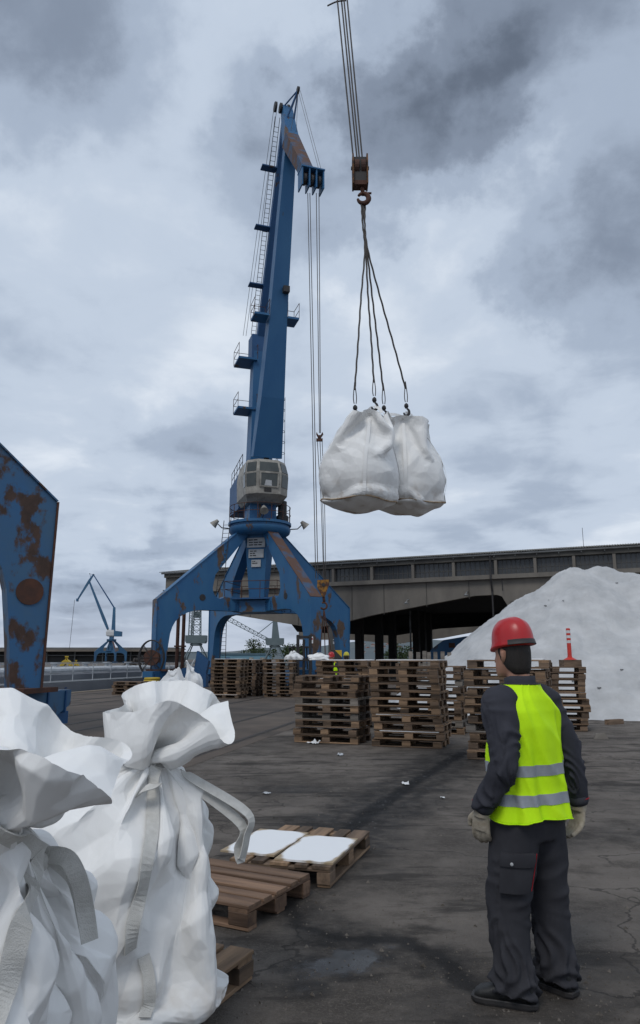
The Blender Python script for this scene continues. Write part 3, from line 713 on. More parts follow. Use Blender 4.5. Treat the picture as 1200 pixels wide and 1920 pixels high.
    prof = [(0, 1.9, .75), (.19, 1.5, 1.2), (.45, 1.12, 1.0), (1.0, .70, .66)]
    dd = (uv - fv).normalized(); nn2 = Vector((-dd.y, dd.x)); rings = []
    for k, w_, d_ in prof:
        c = fv.lerp(uv, k); ch = .12
        rings.append([P((c + nn2 * y_).x, (c + nn2 * y_).y, x_) for x_, y_ in ((-w_ / 2, -d_ / 2), (w_ / 2, -d_ / 2), (w_ / 2, d_ / 2), (-w_ / 2, d_ / 2))])
    BC = MT['blue_clean'] if blue == 'blue' else B
    MB().loft(rings).build('boom', BC, t)
    for s_ in (-.85, .85): bar((F0[0] - .1, F0[1] - .6), (F0[0] + .05, F0[1] + .25), .22, .22, .6, .5).build('boom_hinge', MT['steel_dark'], t)
    # jib nose beam and tail
    fu = Vector(FU); bar(TA, FU, .62, .85, .55, .95).build('jib_tail', B, t)
    bar(FU, NO, .85, .6, .95, .55).build('jib', MT['rust_flange'] if detail else B, t)
    hdj = MB()
    for s_ in (-.42, 0, .42):
        hdj.add(*disc_block(P, NO, s_, .34))
    hdj.build('nose_sheave', MT['steel_dark'], t)
    for s_ in (-.62, -.2, .2, .62):
        bar((NO[0] - .25, NO[1] + .5), (NO[0] + .25, NO[1] - .55), .06, .06, .9, .75).build('sheave_cheek', B, t) if s_ == 9 else MB().hexa([P(NO[0] + a_, NO[1] + b_, s_ + c_) for b_ in (-.6, .5) for a_, c_ in ((-.4, -.035), (.4, -.035), (.4, .035), (-.4, .035))]).build('sheave_cheek', B, t)
    MB().hexa([P(NO[0] + a_, NO[1] + b_, c_) for b_ in (.5, .58) for a_, c_ in ((-.45, -.68), (.45, -.68), (.45, .68), (-.45, .68))]).build('nose_cap', B, t)
    # tail gear: sheaves and little A-frame
    for s_ in (-.75, -.4, .1):
        MB().add(*disc_block(P, TA, s_, .32)).build('tail_sheave', MT['steel_dark'], t)
    mid = Vector(TA).lerp(Vector(FU), .55)
    af = MB()
    top = (TA[0] + 1.5, TA[1] + .3)
    for s_ in (-.3, .3): af.tube(P(mid.x, mid.y, s_), P(*top, .35), .06, n=6); af.tube(P(TA[0], TA[1], s_), P(*top, .35), .05, n=6)
    af.build('aframe', BD, t)
    MB().add(*disc_block(P, top, .35, .22)).build('aframe_sheave', MT['steel_dark'], t)
    # tie link from tower top to tail, with ladder
    bar((TT[0], TT[1] - .2), TA, .62, .42, .55, .4).build('tie_link', BD, t)
    tv, av = Vector(TT), Vector(TA)
    if detail:
        dd = (av - tv).normalized(); nn2 = Vector((-dd.y, dd.x)); ld = MB()
        def off(k, o_, s_): c = tv.lerp(av, k) + nn2 * o_; return P(c.x, c.y, s_)
        for s_ in (-.62, -.3): ld.tube(off(.03, .45, s_), off(.97, .4, s_), .022, n=4)
        for k in range(46): ld.tube(off(.03 + .02 * k, .45, -.62), off(.03 + .02 * k, .45, -.3), .015, n=4)
        ld.build('ladder', MT['steel_dark'], t)
        # landings on the boom and tower with railings
        def landing(c, w_, dpt, s0, nm):
            pl_ = MB().hexa([P(c[0] + a_, c[1] + z_, s_) for z_ in (-.08, .06) for a_, s_ in ((-dpt / 2, s0 - w_ / 2), (dpt / 2, s0 - w_ / 2), (dpt / 2, s0 + w_ / 2), (-dpt / 2, s0 + w_ / 2))]).build(nm, B, t)
            rl = MB()
            for s_ in (s0 - w_ / 2, s0 + w_ / 2):
                for a_ in (-dpt / 2, dpt / 2): rl.tube(P(c[0] + a_, c[1], s_), P(c[0] + a_, c[1] + 1.05, s_), .02, n=4)
                for z_ in (.55, 1.05): rl.tube(P(c[0] - dpt / 2, c[1] + z_, s_), P(c[0] + dpt / 2, c[1] + z_, s_), .02, n=4)
            for z_ in (.55, 1.05): rl.tube(P(c[0] - dpt / 2, c[1] + z_, s0 - w_ / 2), P(c[0] - dpt / 2, c[1] + z_, s0 + w_ / 2), .02, n=4)
            rl.build('landing_railing', MT['rust'], pl_)
        k = .44; landing(bp(k), .75, 1.2, .95, 'landing'); landing(bp(k), .95, 1.2, -1.1, 'landing')
        landing((-.9, TT[1] - 1.6), 1.3, 1.8, -1.0, 'landing'); landing((-.75, TT[1] - 5.2), 1.3, 1.6, -1.0, 'landing')
        MB().hexa([P(TT[0] + a_, TT[1] + z_, s_) for z_ in (-1.5, .35) for a_, s_ in ((-.7, -.7), (.5, -.7), (.5, .75), (-.7, .75))]).build('tower_head', BD, t)
        for k in range(3):
            c = tv.lerp(av, .25 + .25 * k); MB().hexa([P(c.x + a_, c.y + z_, s_) for z_ in (-.04, .04) for a_, s_ in ((-.3, -1.25), (.3, -1.25), (.3, -.25), (-.3, -.25))]).build('rope_guide', BD, t)
        ro = MB()
        for s_ in (-1.15, -.95, -.1): ro.tube(P(TA[0] - .1, TA[1] + .2, s_ + .35), off(.02, .6, s_), .016, n=4)
        for s_ in (.45, .6): ro.tube(P(*top, s_ - .1), P(NO[0] + .2, NO[1] + .4, s_), .016, n=4)
        for s_ in (-.1, .3): ro.tube(P(*top, .35), P(fu.x + .3, fu.y + .1, s_), .014, n=4)
        ro.build('luffing_rope', MT['rope'], t)
        bx = bp(.52); MB().hexa([P(bx[0] + .55 + a_, bx[1] + z_, s_) for z_ in (-.2, .2) for a_, s_ in ((0, .1), (.35, .1), (.35, .5), (0, .5))]).build('boom_lamp', MT['steel_dark'], t)
        # ladders on the legs and cage up the boom foot
        l2 = MB()
        for s_ in (0, .42): l2.tube((-S2 + .5 + s_, S2 - .45, 1.0), (-S2 + .5 + s_, S2 - .45, 5.4), .025, n=4); l2.tube((-1.9 + s_, -2.6, 5.7), (-1.9 + s_, -1.6, 10.3), .025, n=4)
        for k in range(16): l2.tube((-S2 + .5, S2 - .45, 1.2 + k * .27), (-S2 + .92, S2 - .45, 1.2 + k * .27), .018, n=4); l2.tube((-1.9, -2.6 + k / 16, 5.8 + k * .28), (-1.48, -2.6 + k / 16, 5.8 + k * .28), .018, n=4)
        l2.build('ladder', MT['steel_dark'], t)
        cg = MB()
        for k in range(7):
            zz = 14.2 + k * .75; cg.path([P(.9 + .35 * math.sin(a), zz, 1.0 + .38 * math.cos(a) * (1 if math.cos(a) > 0 else .2)) for a in [x_ * math.pi / 5 - math.pi / 2 for x_ in range(6)]], .018, 4)
        cg.tube(P(.9, 14, 1.38), P(.9, 18.9, 1.38), .018, n=4); cg.build('ladder_cage', MT['steel_dark'], t)
    return t, P
def disc_block(P, c, s_, r, n=16, w=.07):
    vs = []
    for o_ in (-w, w):
        vs += [P(c[0] + r * math.cos(2 * math.pi * k / n), c[1] + r * math.sin(2 * math.pi * k / n), s_ + o_) for k in range(n)]
    return vs, [tuple(range(n))[::-1], tuple(range(n, 2 * n))] + [(i, (i + 1) % n, n + (i + 1) % n, n + i) for i in range(n)]

PRM = dict(foot=(1.5, 14.4), ful=(6.6, 33.9), tail=(5.6, 37.0), nose=(11.1, 27.9), tower=(-.8, 23.4))
tm, Pm = crane('portal_crane', 'tall blue portal crane with rust patches standing in front of the warehouse', CR0, (.31, -.95), PRM)
RRn = Vector((-6.42, 15.6, 0))
CRn = RRn - Vector((5.36, 3.44, 0))
hv = Vector((-.75, 10.0, 0)) - CRn
prn = dict(PRM); prn['nose'] = (hv.length, 27.9)
tn, Pn = crane('portal_crane', 'rust-eaten blue portal crane whose leg stands beside the nearest big bags', CRn, (hv.x, hv.y), prn, rusty=True)
# far crane, side on
MT['blue_far'] = mat('far_crane_blue', (.045, .13, .23), (.035, .10, .19), .3, .7)
MT['cab_far'] = mat('far_cab_white', (.6, .6, .6), (.5, .5, .5), .3, .7)
Yf = 312
tf, _ = crane('portal_crane', 'distant grey-blue level-luffing crane with white and blue house beyond the barge', (gx(207, Yf), Yf, -.5), (-1, -.12),
              dict(foot=(1.8, 14.6), ful=(10.8, 35.0), tail=(9.2, 37.8), nose=(15.2, 26.8), tower=(-.4, 23.8)), detail=False, blue='blue_far', cab='cab_far')
rp = MB(); rp.tube((gx(135, Yf), Yf - 1.8, 26.4), (gx(131.5, Yf), Yf - 1.8, 5.5), .09, n=4)
tag(rp.build('hoist_rope', MT['rope']), 'thin rope hanging from the jib of the distant grey-blue crane', 'rope')
# ------------------------------------------------------------------ pallets
MT['wood_grey'] = mat('grey_wood', (.24, .21, .18), (.13, .115, .10), 3, .9, .3, 30, rnd=.3, stretch=(.4, 4, 4))
def _pm(name, d):
    """board with slightly eased long edges"""
    x, y, z = d[0] / 2, d[1] / 2, d[2] / 2; c = .004
    m = MB(); ring = lambda xx: [(xx, -y, -z + c), (xx, -y, z - c), (xx, -y + c, z), (xx, y - c, z), (xx, y, z - c), (xx, y, -z + c), (xx, y - c, -z), (xx, -y + c, -z)]
    m.loft([ring(-x), ring(x)]); return m.mesh(name)
PM = dict(top=_pm('top_board', (1.2, .145, .022)), topn=_pm('top_board', (1.2, .10, .022)), cross=_pm('stringer_board', (.8, .145, .022)),
          block=_pm('block', (.145, .10, .078)), blockw=_pm('block', (.145, .145, .078)), bot=_pm('bottom_board', (1.2, .10, .022)))
def pallet_layout():
    L_ = []
    for y, k in ((-.3275, 'top'), (-.1775, 'topn'), (0, 'top'), (.1775, 'topn'), (.3275, 'top')): L_.append((k, 'top_board', (0, y, .133), 0))
    for x in (-.5275, 0, .5275): L_.append(('cross', 'stringer_board', (x, 0, .111), math.pi / 2))
    for x in (-.5275, 0, .5275):
        for y, k in ((-.35, 'block'), (0, 'blockw'), (.35, 'block')): L_.append((k, 'block', (x, y, .061), 0))
    for y in (-.35, 0, .35): L_.append(('bot', 'bottom_board', (0, y, .011), 0))
    return L_
_mm = {}
def mm(key, m):
    k = (key, m.name)
    if k not in _mm:
        me = PM[key].copy(); me.materials.clear(); me.materials.append(m); _mm[k] = me
    return _mm[k]
def pallet(loc, rz, label, m='wood', group=None, skip=0.0, tilt=(0, 0), rg=random):
    t = thing('wooden_pallet', label, 'pallet', loc, rz, group); t.rotation_euler = (tilt[0], tilt[1], rz)
    for k, nm, p, r in pallet_layout():
        if skip and nm == 'top_board' and rg.random() < skip: continue
        mk = m
        if m in ('wood', 'wood_d') and rg.random() < .35: mk = 'wood' if m == 'wood_d' else 'wood_d'
        o = link(nm, mm(k, MT[mk]), t); o.location = (p[0] + rg.uniform(-.006, .006), p[1] + rg.uniform(-.004, .004), p[2] + (rg.uniform(-.001, .0) if nm == 'top_board' else 0))
        o.rotation_euler = (0, 0, r + rg.uniform(-.006, .006))
    return t
_far = {}
def far_pallet(loc, rz, label, m, group=None):
    if m not in _far:
        b_ = MB()
        D = dict(top=(1.2, .145, .022), topn=(1.2, .1, .022), cross=(.8, .145, .022), block=(.145, .1, .078), blockw=(.145, .145, .078), bot=(1.2, .1, .022))
        for k, nm, p, r in pallet_layout(): b_.box(p, D[k], r)
        _far[m] = b_.mesh('wooden_pallet', MT[m])
    o = link('wooden_pallet', _far[m]); o.location = loc; o.scale = (1.12, 1.15, 1); o.rotation_euler = (0, 0, rz)
    return tag(o, label, 'pallet', group)
ORD = ['lowest', 'second', 'third', 'fourth', 'fifth', 'sixth', 'seventh', 'eighth', 'ninth', 'tenth', 'eleventh', 'twelfth', 'thirteenth']
SHEET = None
def stack(corner_px, n, yaw, where, far=False, m='wood_d', sheets=(), seed=1, corner='right', jit=.045, drift=0.0, topsheet=False, long_front=True):
    """stack whose front bottom corner stands on the given photo pixel of the ground"""
    rg = random.Random(seed)
    c = corner_px if isinstance(corner_px, Vector) else atZ(*corner_px)
    ux = Vector((math.cos(yaw), math.sin(yaw), 0)); uy = Vector((-math.sin(yaw), math.cos(yaw), 0))
    hx, hy = (.67, .46) if long_front else (.4, .6)
    base = c + (ux * (-hx if corner == 'right' else hx)) + uy * hy
    z = 0.004
    for k in range(n):
        nm = (ORD[k] if k == 0 else ORD[k] + ' from below') if k < n - 1 else 'topmost'
        lab = f'pallet, {nm}, in the stack {where}'
        p = base + Vector((rg.uniform(-jit, jit) + drift * k * rg.uniform(-.3, 1), rg.uniform(-jit, jit), z))
        r = yaw + rg.uniform(-.03, .03) * (1 if k else .3) + (0 if long_front else math.pi / 2)
        if far: far_pallet(p, r, lab, m if rg.random() < .7 else 'wood', 'pallets stacked on the quay')
        else: pallet(p, r, lab, m if rg.random() < .7 else ('wood' if rg.random() < .6 else 'wood_grey'), 'pallets stacked on the quay', skip=.12, rg=rg).scale = (1.12, 1.15, 1)
        z += .1445
        if k in sheets or (topsheet and k == n - 1):
            sw = MB(); tt = .012
            lx, ly = rg.uniform(1.1, 1.28), rg.uniform(.78, .88)
            nx_ = 7; pts = []
            for zz in (0, tt):
                for i in range(nx_):
                    x = -lx / 2 + lx * i / (nx_ - 1)
                    for y in (-ly / 2, ly / 2): pts.append((x, y, zz + (.012 * rg.random() if k == n - 1 and zz else 0)))
            f = []
            for i in range(nx_ - 1):
                a = 2 * i; q = 2 * nx_ + a
                f += [(a, a + 1, a + 3, a + 2), (q, q + 2, q + 3, q + 1), (a, a + 2, q + 2, q), (a + 1, q + 1, q + 3, a + 3)]
            f += [(0, 2 * nx_, 2 * nx_ + 1, 1), (2 * nx_ - 2, 2 * nx_ - 1, 4 * nx_ - 1, 4 * nx_ - 2)]
            sw.add(pts, f); o = sw.build('slip_sheet', MT['sheet'])
            o.location = p + Vector((rg.uniform(-.03, .03), rg.uniform(-.05, -.01), .1445 - (0 if False else 0))); o.rotation_euler = (0, 0, r + rg.uniform(-.02, .02))
            tag(o, (f'white sheet on top of the stack {where}' if k == n - 1 else f'white sheet under the {ORD[k + 1]} pallet, stack {where}'), 'sheet', 'white slip sheets')
            z += tt + (.0 if k < n - 1 else 0)
    return base, z
Y1 = R(-20)
stack((672, 1397), 9, Y1, 'topped by bare boards behind the plywood', seed=11, sheets=(1,))
stack((829, 1405), 11, Y1 + .02, 'with the white top sheet behind the wet gutter', seed=12, sheets=(1, 3), topsheet=True, m='wood')
stack((879, 1424), 11, Y1 - .02, 'half hidden by the yellow vest', corner='left', seed=13, sheets=(4, 7, 9), topsheet=True)
b4, z4 = stack((1106, 1372), 10, R(-14), 'carrying the red and white post', seed=14, sheets=(5,), topsheet=False, jit=.05)
stack((868, 1378), 10, Y1, 'in the shadowed gap beside the worker', seed=15, sheets=(4, 6, 8), jit=.04)
stack((1015, 1368), 10, R(-16), 'behind the red helmet', seed=16, sheets=(9,))
stack((690, 1366), 11, Y1, 'just behind the bare-topped one', seed=17, topsheet=True, sheets=(7,))
stack((448, 1310), 11, R(-18), 'nearer of the pair by the crane leg', far=True, seed=18, topsheet=True, sheets=(0, 5, 8))
stack((478, 1306), 11, R(-18), 'farther of the pair by the crane leg', far=True, seed=19, topsheet=True, sheets=(6,))
stack((549, 1308), 11, R(-12), 'on the rails before the lattice crane', far=True, seed=20, sheets=(0, 9, 6))
stack((262, 1303), 4, R(-8), 'only four high near the barge', far=True, seed=21, sheets=(2,))
stack((700, 1300), 11, R(-15), 'close to the helmeted workers', far=True, seed=22, topsheet=True)
stack((800, 1306), 10, R(-15), 'in front of the black columns', far=True, seed=23)

# the single pallets in the foreground
pc = atZ(618, 1627, .144); yaw_p = R(-18)
ux = Vector((math.cos(yaw_p), math.sin(yaw_p), 0)); uy = Vector((-math.sin(yaw_p), math.cos(yaw_p), 0))
# long side runs away from the camera
cA = pc - ux * .4 + uy * .6; cA.z = .004
pallet(cA, yaw_p + math.pi / 2, 'pallet carrying two plywood boards coated with white salt', 'wood', rg=random.Random(3))
ply = mat('plywood', (.42, .33, .22), (.34, .26, .17), 6, .8, .2, 40)
def ply_mat():
    m = ply.copy(); m.name = 'salted_plywood'; nt = m.node_tree; N = nt.nodes; L = nt.links; b = N['Principled BSDF']
    src = b.inputs['Base Color'].links[0].from_socket
    tc = N.new('ShaderNodeTexCoord'); n = N.new('ShaderNodeTexNoise'); n.inputs['Scale'].default_value = 5; n.inputs['Detail'].default_value = 6; L.new(tc.outputs['Object'], n.inputs['Vector'])
    sp = N.new('ShaderNodeVectorMath'); sp.operation = 'MULTIPLY'; sp.inputs[1].default_value = (3.8, 2.2, 0); L.new(tc.outputs['Object'], sp.inputs[0])
    pw = N.new('ShaderNodeVectorMath'); pw.operation = 'ABSOLUTE'; L.new(sp.outputs[0], pw.inputs[0])
    sx = N.new('ShaderNodeSeparateXYZ'); L.new(pw.outputs[0], sx.inputs[0])
    def mth(op, a, c):
        k = N.new('ShaderNodeMath'); k.operation = op
        for i, v in enumerate((a, c)):
            if hasattr(v, 'links'): L.new(v, k.inputs[i])
            else: k.inputs[i].default_value = v
        return k.outputs[0]
    d = mth('POWER', mth('ADD', mth('POWER', sx.outputs[0], 3.6), mth('POWER', sx.outputs[1], 3.6)), 1 / 3.6)
    d = mth('ADD', d, mth('MULTIPLY', mth('SUBTRACT', n.outputs['Fac'], .5), .42))
    mr = N.new('ShaderNodeMapRange'); mr.interpolation_type = 'SMOOTHSTEP'; L.new(d, mr.inputs['Value']); mr.inputs['From Min'].default_value = .92; mr.inputs['From Max'].default_value = .80
    x = N.new('ShaderNodeMix'); x.data_type = 'RGBA'; L.new(mr.outputs[0], x.inputs['Factor']); L.new(src, x.inputs['A']); x.inputs['B'].default_value = (.82, .83, .84, 1)
    L.new(x.outputs['Result'], b.inputs['Base Color']); return m
plym = ply_mat()
for px_c, lab in (((488, 1570), 'salt-coated plywood board lying next to the hanging strap of the tied bag'), ((590, 1582), 'salt-coated plywood board nearest the open ground, with a bare right corner')):
    q = atZ(*px_c, .15); k = (q - cA).dot(ux)
    o = MB().box((0, 0, 0), (.46, .78, .014)).build('plywood_board', plym); o.rotation_euler = (0, 0, yaw_p + (.02 if px_c[0] > 500 else -.02))
    o.location = cA + ux * (.17 if px_c[0] > 500 else -.31) + uy * (-.16 if px_c[0] > 500 else -.08) + Vector((0, 0, .1521)); tag(o, lab, 'board', 'salted plywood boards')
# reddish pallet in front of it, tilted on rubble
pB = atZ(582, 1634, .16); yb = R(-28); ub = Vector((math.cos(yb), math.sin(yb), 0)); vb = Vector((-math.sin(yb), math.cos(yb), 0))
cB = pB - ub * .6 - vb * .4; cB.z = .004
pallet(cB, yb, 'reddish weathered pallet with bare boards beside the tied bag', 'wood_red', rg=random.Random(5))
# pallet under the tied bag, and one under the front bag
yc = R(-24); uc = Vector((math.cos(yc), math.sin(yc), 0)); vc = Vector((-math.sin(yc), math.cos(yc), 0))
pC = atZ(474, 1782, .144); cC = pC - uc * .4 - vc * .6; cC.z = .004
pallet(cC, yc + math.pi / 2, 'brown pallet under the white bag tied at its neck', 'wood', rg=random.Random(6))
BAG2 = cC + Vector((0, 0, .144))
cD = Vector((-1.42, 2.35, .004))
pallet(cD, yc + math.pi / 2, 'pallet under the front white bag with the drooping flap', 'wood', rg=random.Random(8))
BAG1 = cD + Vector((0, 0, .144))

# bollard on its block, on the stack
top4 = b4 + Vector((0, 0, 0)); pb = atY(1069, 1240, b4.y)
t = thing('delineator_post', 'red and white delineator post on a dark block on top of a pallet stack', 'post', (pb.x, b4.y, z4 + .002))
MB().box((0, 0, .08), (.44, .3, .16), .1).build('block', MT['wood_d'], t)
bo = MB(); bo.lathe([(.16, .16), (.13, .18), (.06, .22), (.05, .26), (.05, .9), (.042, .915), (.02, .92)], 20); MT['red'] = mat('red_plastic', (.55, .035, .02), (.45, .03, .02), 4, .45); po = bo.build('post', MT['red'], t, 40)
for z0 in (.56, .68, .80): MB().lathe([(.0515, z0), (.0515, z0 + .065)], 20, cap=False).build('reflective_band', MT['sheet'], t, True)
# ------------------------------------------------------------------ big bags: cloth settled by a small position-based solver
def square_ring(n, side, rc=.10):
    """n points along a square outline with rounded corners, first corner at index n/8"""
    h = side / 2; pts = []
    seg = []
    for k in range(4):
        a0 = -math.pi / 4 + k * math.pi / 2
        ca = k * math.pi / 2 + math.pi / 4
        c = np.array([math.copysign(h - rc, math.cos(ca)), math.copysign(h - rc, math.sin(ca))])
        for q in range(13):
            a = k * math.pi / 2 + q / 12 * math.pi / 2; seg.append(c + rc * np.array([math.cos(a), math.sin(a)]))
    seg = np.array(seg + [seg[0]]); d = np.r_[0, np.cumsum(np.linalg.norm(np.diff(seg, axis=0), axis=1))]
    mid = np.argmin(np.abs(seg[:, 1]) + 10 * (seg[:, 0] < 0))
    u = (np.arange(n) / n * d[-1]) % d[-1]
    return np.stack([np.interp(u, d, seg[:, 0]), np.interp(u, d, seg[:, 1])], 1)
class Cloth:
    def __init__(s, nr, nc, rest, stiff0=0):
        s.nr, s.nc = nr, nc; s.P = rest.copy(); s.w = np.ones(len(rest)); idx = np.arange(nr * nc).reshape(nr, nc)
        s.groups = []
        def grp(a, b, k, ks):
            a, b = a.ravel(), b.ravel(); L0 = np.linalg.norm(rest[a] - rest[b], axis=1); s.groups.append((a, b, L0, k, ks))
        ev = np.arange(0, nc, 2); od = np.arange(1, nc, 2)
        nxt = lambda c, q=1: (c + q) % nc
        for c in (ev, od): grp(idx[:, c], idx[:, nxt(c)], .9, .6)
        for r0 in (0, 1):
            r = np.arange(r0, nr - 1, 2); grp(idx[r], idx[r + 1], .9, .6)
        for r0 in (0, 1):
            r = np.arange(r0, nr - 1, 2)
            for c in (ev, od):
                grp(idx[np.ix_(r, c)], idx[np.ix_(r + 1, nxt(c))], .35, .2); grp(idx[np.ix_(r, nxt(c))], idx[np.ix_(r + 1, c)], .35, .2)
        for q0 in range(4):
            c = np.arange(nc)[np.arange(nc) % 4 == q0]; grp(idx[:, c], idx[:, nxt(c, 2)], .0, .16)
            r = np.arange(nr - 2)[np.arange(nr - 2) % 4 == q0]; grp(idx[r], idx[r + 2], .0, .16)
        for q0 in range(8):
            c = np.arange(nc)[np.arange(nc) % 8 == q0]; grp(idx[stiff0:, c], idx[stiff0:, nxt(c, 4)], .0, .10)
            r = np.arange(stiff0, nr - 4); r = r[r % 8 == q0]; grp(idx[r], idx[r + 4], .0, .10)
        s.V = np.zeros_like(rest); s.idx = idx
    def run(s, steps, iters, grav, hook, dt=1 / 50, damp=.96):
        for k in range(steps):
            s.V[:, 2] -= grav * dt * (s.w > 0) * getattr(s, 'gmask', 1.0); s.V *= damp
            Q = s.P + s.V * dt; old = s.P.copy(); s.P = Q
            for it in range(iters):
                P = s.P
                for a, b, L0, kt, kc in s.groups:
                    d = P[b] - P[a]; L = np.sqrt((d * d).sum(1)) + 1e-9; e = L - L0
                    wa, wb = s.w[a], s.w[b]; f = np.where(e > 0, kt, kc) * e / (L * (wa + wb + 1e-9))
                    d *= f[:, None]; P[a] += d * wa[:, None]; P[b] -= d * wb[:, None]
                hook(s, k / steps, it)
            s.V = np.clip((s.P - old) / dt, -3, 3)
def grid_mesh(name, P, nr, nc, mat_, cap_row0=True, sub=1):
    f = [(r * nc + c, r * nc + (c + 1) % nc, (r + 1) * nc + (c + 1) % nc, (r + 1) * nc + c) for r in range(nr - 1) for c in range(nc)]
    v = P.tolist()
    if cap_row0:
        v.append(P[:nc].mean(0).tolist()); k = len(v) - 1; f += [(k, (c + 1) % nc, c) for c in range(nc)]
    m = MB(); m.add(v, f); o = m.build(name, mat_, smooth=True)
    if sub:
        md = o.modifiers.new('s', 'SUBSURF'); md.levels = sub; md.render_levels = sub; apply_mods(o)
        o.data.polygons.foreach_set('use_smooth', [True] * len(o.data.polygons))
    return o
def facet(o, ratio=.1, it=3):
    """collapse to few flat panels and soften their edges a little: creased sheet"""
    d = o.modifiers.new('d', 'DECIMATE'); d.ratio = ratio
    s_ = o.modifiers.new('s', 'SUBSURF'); s_.subdivision_type = 'SIMPLE'; s_.levels = s_.render_levels = 3
    m = o.modifiers.new('m', 'SMOOTH'); m.factor = .5; m.iterations = it
    apply_mods(o); o.data.polygons.foreach_set('use_smooth', [True] * len(o.data.polygons))
def crumple(o, amp=.012, seed=1, n=22, scale=1.0):
    """sharp-ridged facets, like creased woven sheet"""
    rg = np.random.default_rng(seed); me = o.data; nv = len(me.vertices)
    P = np.empty(nv * 3); me.vertices.foreach_get('co', P); P = P.reshape(-1, 3)
    Nn = np.empty(nv * 3); me.vertices.foreach_get('normal', Nn); Nn = Nn.reshape(-1, 3)
    d = np.zeros(nv)
    wob = np.stack([np.sin(P @ rg.normal(size=3) * 4 + rg.uniform(0, 6)) for _ in range(3)], 1) * .05
    Q = P + wob
    for k in range(n):
        v = rg.normal(size=3); v[2] *= .7; v /= np.linalg.norm(v); wl = rg.uniform(.16, .48) * scale
        ph = Q @ v / wl + rg.uniform(0, 1); tri = np.abs((ph % 1) - .5) * 2
        m = np.clip(np.sin(P @ rg.normal(size=3) * 3.4 / scale + rg.uniform(0, 6)) * 1.8 - .7, 0, 1)
        d += (tri - .5) * m * wl * amp
    me.vertices.foreach_set('co', (P + Nn * d[:, None]).ravel()); me.update()
def fabric_mat(name, stain=False):
    m = mat(name, (.86, .855, .84), (.78, .775, .76), 3.0, .55, .0, spec=.35)
    nt = m.node_tree; N = nt.nodes; L = nt.links; b = N['Principled BSDF']
    tc = N.new('ShaderNodeTexCoord')
    n = N.new('ShaderNodeTexNoise'); L.new(tc.outputs['Object'], n.inputs['Vector']); n.inputs['Scale'].default_value = 9; n.inputs['Detail'].default_value = 5; n.inputs['Distortion'].default_value = 1.2
    v = N.new('ShaderNodeTexVoronoi'); v.feature = 'DISTANCE_TO_EDGE'; v.inputs['Scale'].default_value = 5.5; v.inputs['Randomness'].default_value = 1
    wv = N.new('ShaderNodeMix'); wv.data_type = 'VECTOR'; wv.inputs['Factor'].default_value = .16; L.new(tc.outputs['Object'], wv.inputs['A']); L.new(n.outputs['Color'], wv.inputs['B']); L.new(wv.outputs['Result'], v.inputs['Vector'])
    cl = N.new('ShaderNodeMath'); cl.operation = 'MINIMUM'; cl.inputs[1].default_value = .16; L.new(v.outputs['Distance'], cl.inputs[0])
    ad = N.new('ShaderNodeMath'); ad.operation = 'ADD'; L.new(cl.outputs[0], ad.inputs[0])
    ml = N.new('ShaderNodeMath'); ml.operation = 'MULTIPLY'; ml.inputs[1].default_value = .25; L.new(n.outputs['Fac'], ml.inputs[0]); L.new(ml.outputs[0], ad.inputs[1])
    bn = N.new('ShaderNodeBump'); bn.inputs['Strength'].default_value = .10; bn.inputs['Distance'].default_value = .02; L.new(ad.outputs[0], bn.inputs['Height'])
    br = N.new('ShaderNodeTexNoise'); br.inputs['Scale'].default_value = 450; L.new(tc.outputs['Object'], br.inputs['Vector'])
    b2 = N.new('ShaderNodeBump'); b2.inputs['Strength'].default_value = .08; b2.inputs['Distance'].default_value = .002; L.new(br.outputs['Fac'], b2.inputs['Height']); L.new(bn.outputs[0], b2.inputs['Normal'])
    L.new(b2.outputs[0], b.inputs['Normal'])
    if stain:
        src = b.inputs['Base Color'].links[0].from_socket
        sz = N.new('ShaderNodeSeparateXYZ'); L.new(tc.outputs['Object'], sz.inputs[0])
        ns = N.new('ShaderNodeTexNoise'); ns.inputs['Scale'].default_value = 4.5; ns.inputs['Detail'].default_value = 8; L.new(tc.outputs['Object'], ns.inputs['Vector'])
        mr = N.new('ShaderNodeMapRange'); L.new(sz.outputs['Z'], mr.inputs['Value']); mr.inputs['From Min'].default_value = stain[1]; mr.inputs['From Max'].default_value = stain[0]
        mu = N.new('ShaderNodeMath'); mu.operation = 'MULTIPLY'; L.new(mr.outputs[0], mu.inputs[0])
        ms = N.new('ShaderNodeMapRange'); L.new(ns.outputs['Fac'], ms.inputs['Value']); ms.inputs['From Min'].default_value = .5; ms.inputs['From Max'].default_value = .72; ms.inputs['To Max'].default_value = .8; L.new(ms.outputs[0], mu.inputs[1])
        mx = N.new('ShaderNodeMix'); mx.data_type = 'RGBA'; L.new(mu.outputs[0], mx.inputs['Factor']); L.new(src, mx.inputs['A']); mx.inputs['B'].default_value = (.30, .20, .11, 1)
        L.new(mx.outputs['Result'], b.inputs['Base Color'])
    return m
MT['bag'] = fabric_mat('woven_bag_fabric', (.0, .22))
MT['bag_far'] = fabric_mat('woven_bag_fabric_plain')
def web_mat():
    m = mat('webbing', (.60, .59, .56), (.52, .51, .48), 30, .8)
    nt = m.node_tree; N = nt.nodes; L = nt.links; b = N['Principled BSDF']
    tc = N.new('ShaderNodeTexCoord'); w = N.new('ShaderNodeTexVoronoi'); w.inputs['Scale'].default_value = 260; L.new(tc.outputs['Object'], w.inputs['Vector'])
    bn = N.new('ShaderNodeBump'); bn.inputs['Strength'].default_value = .5; bn.inputs['Distance'].default_value = .002; L.new(w.outputs['Distance'], bn.inputs['Height']); L.new(bn.outputs[0], b.inputs['Normal'])
    return m
MT['web'] = web_mat()
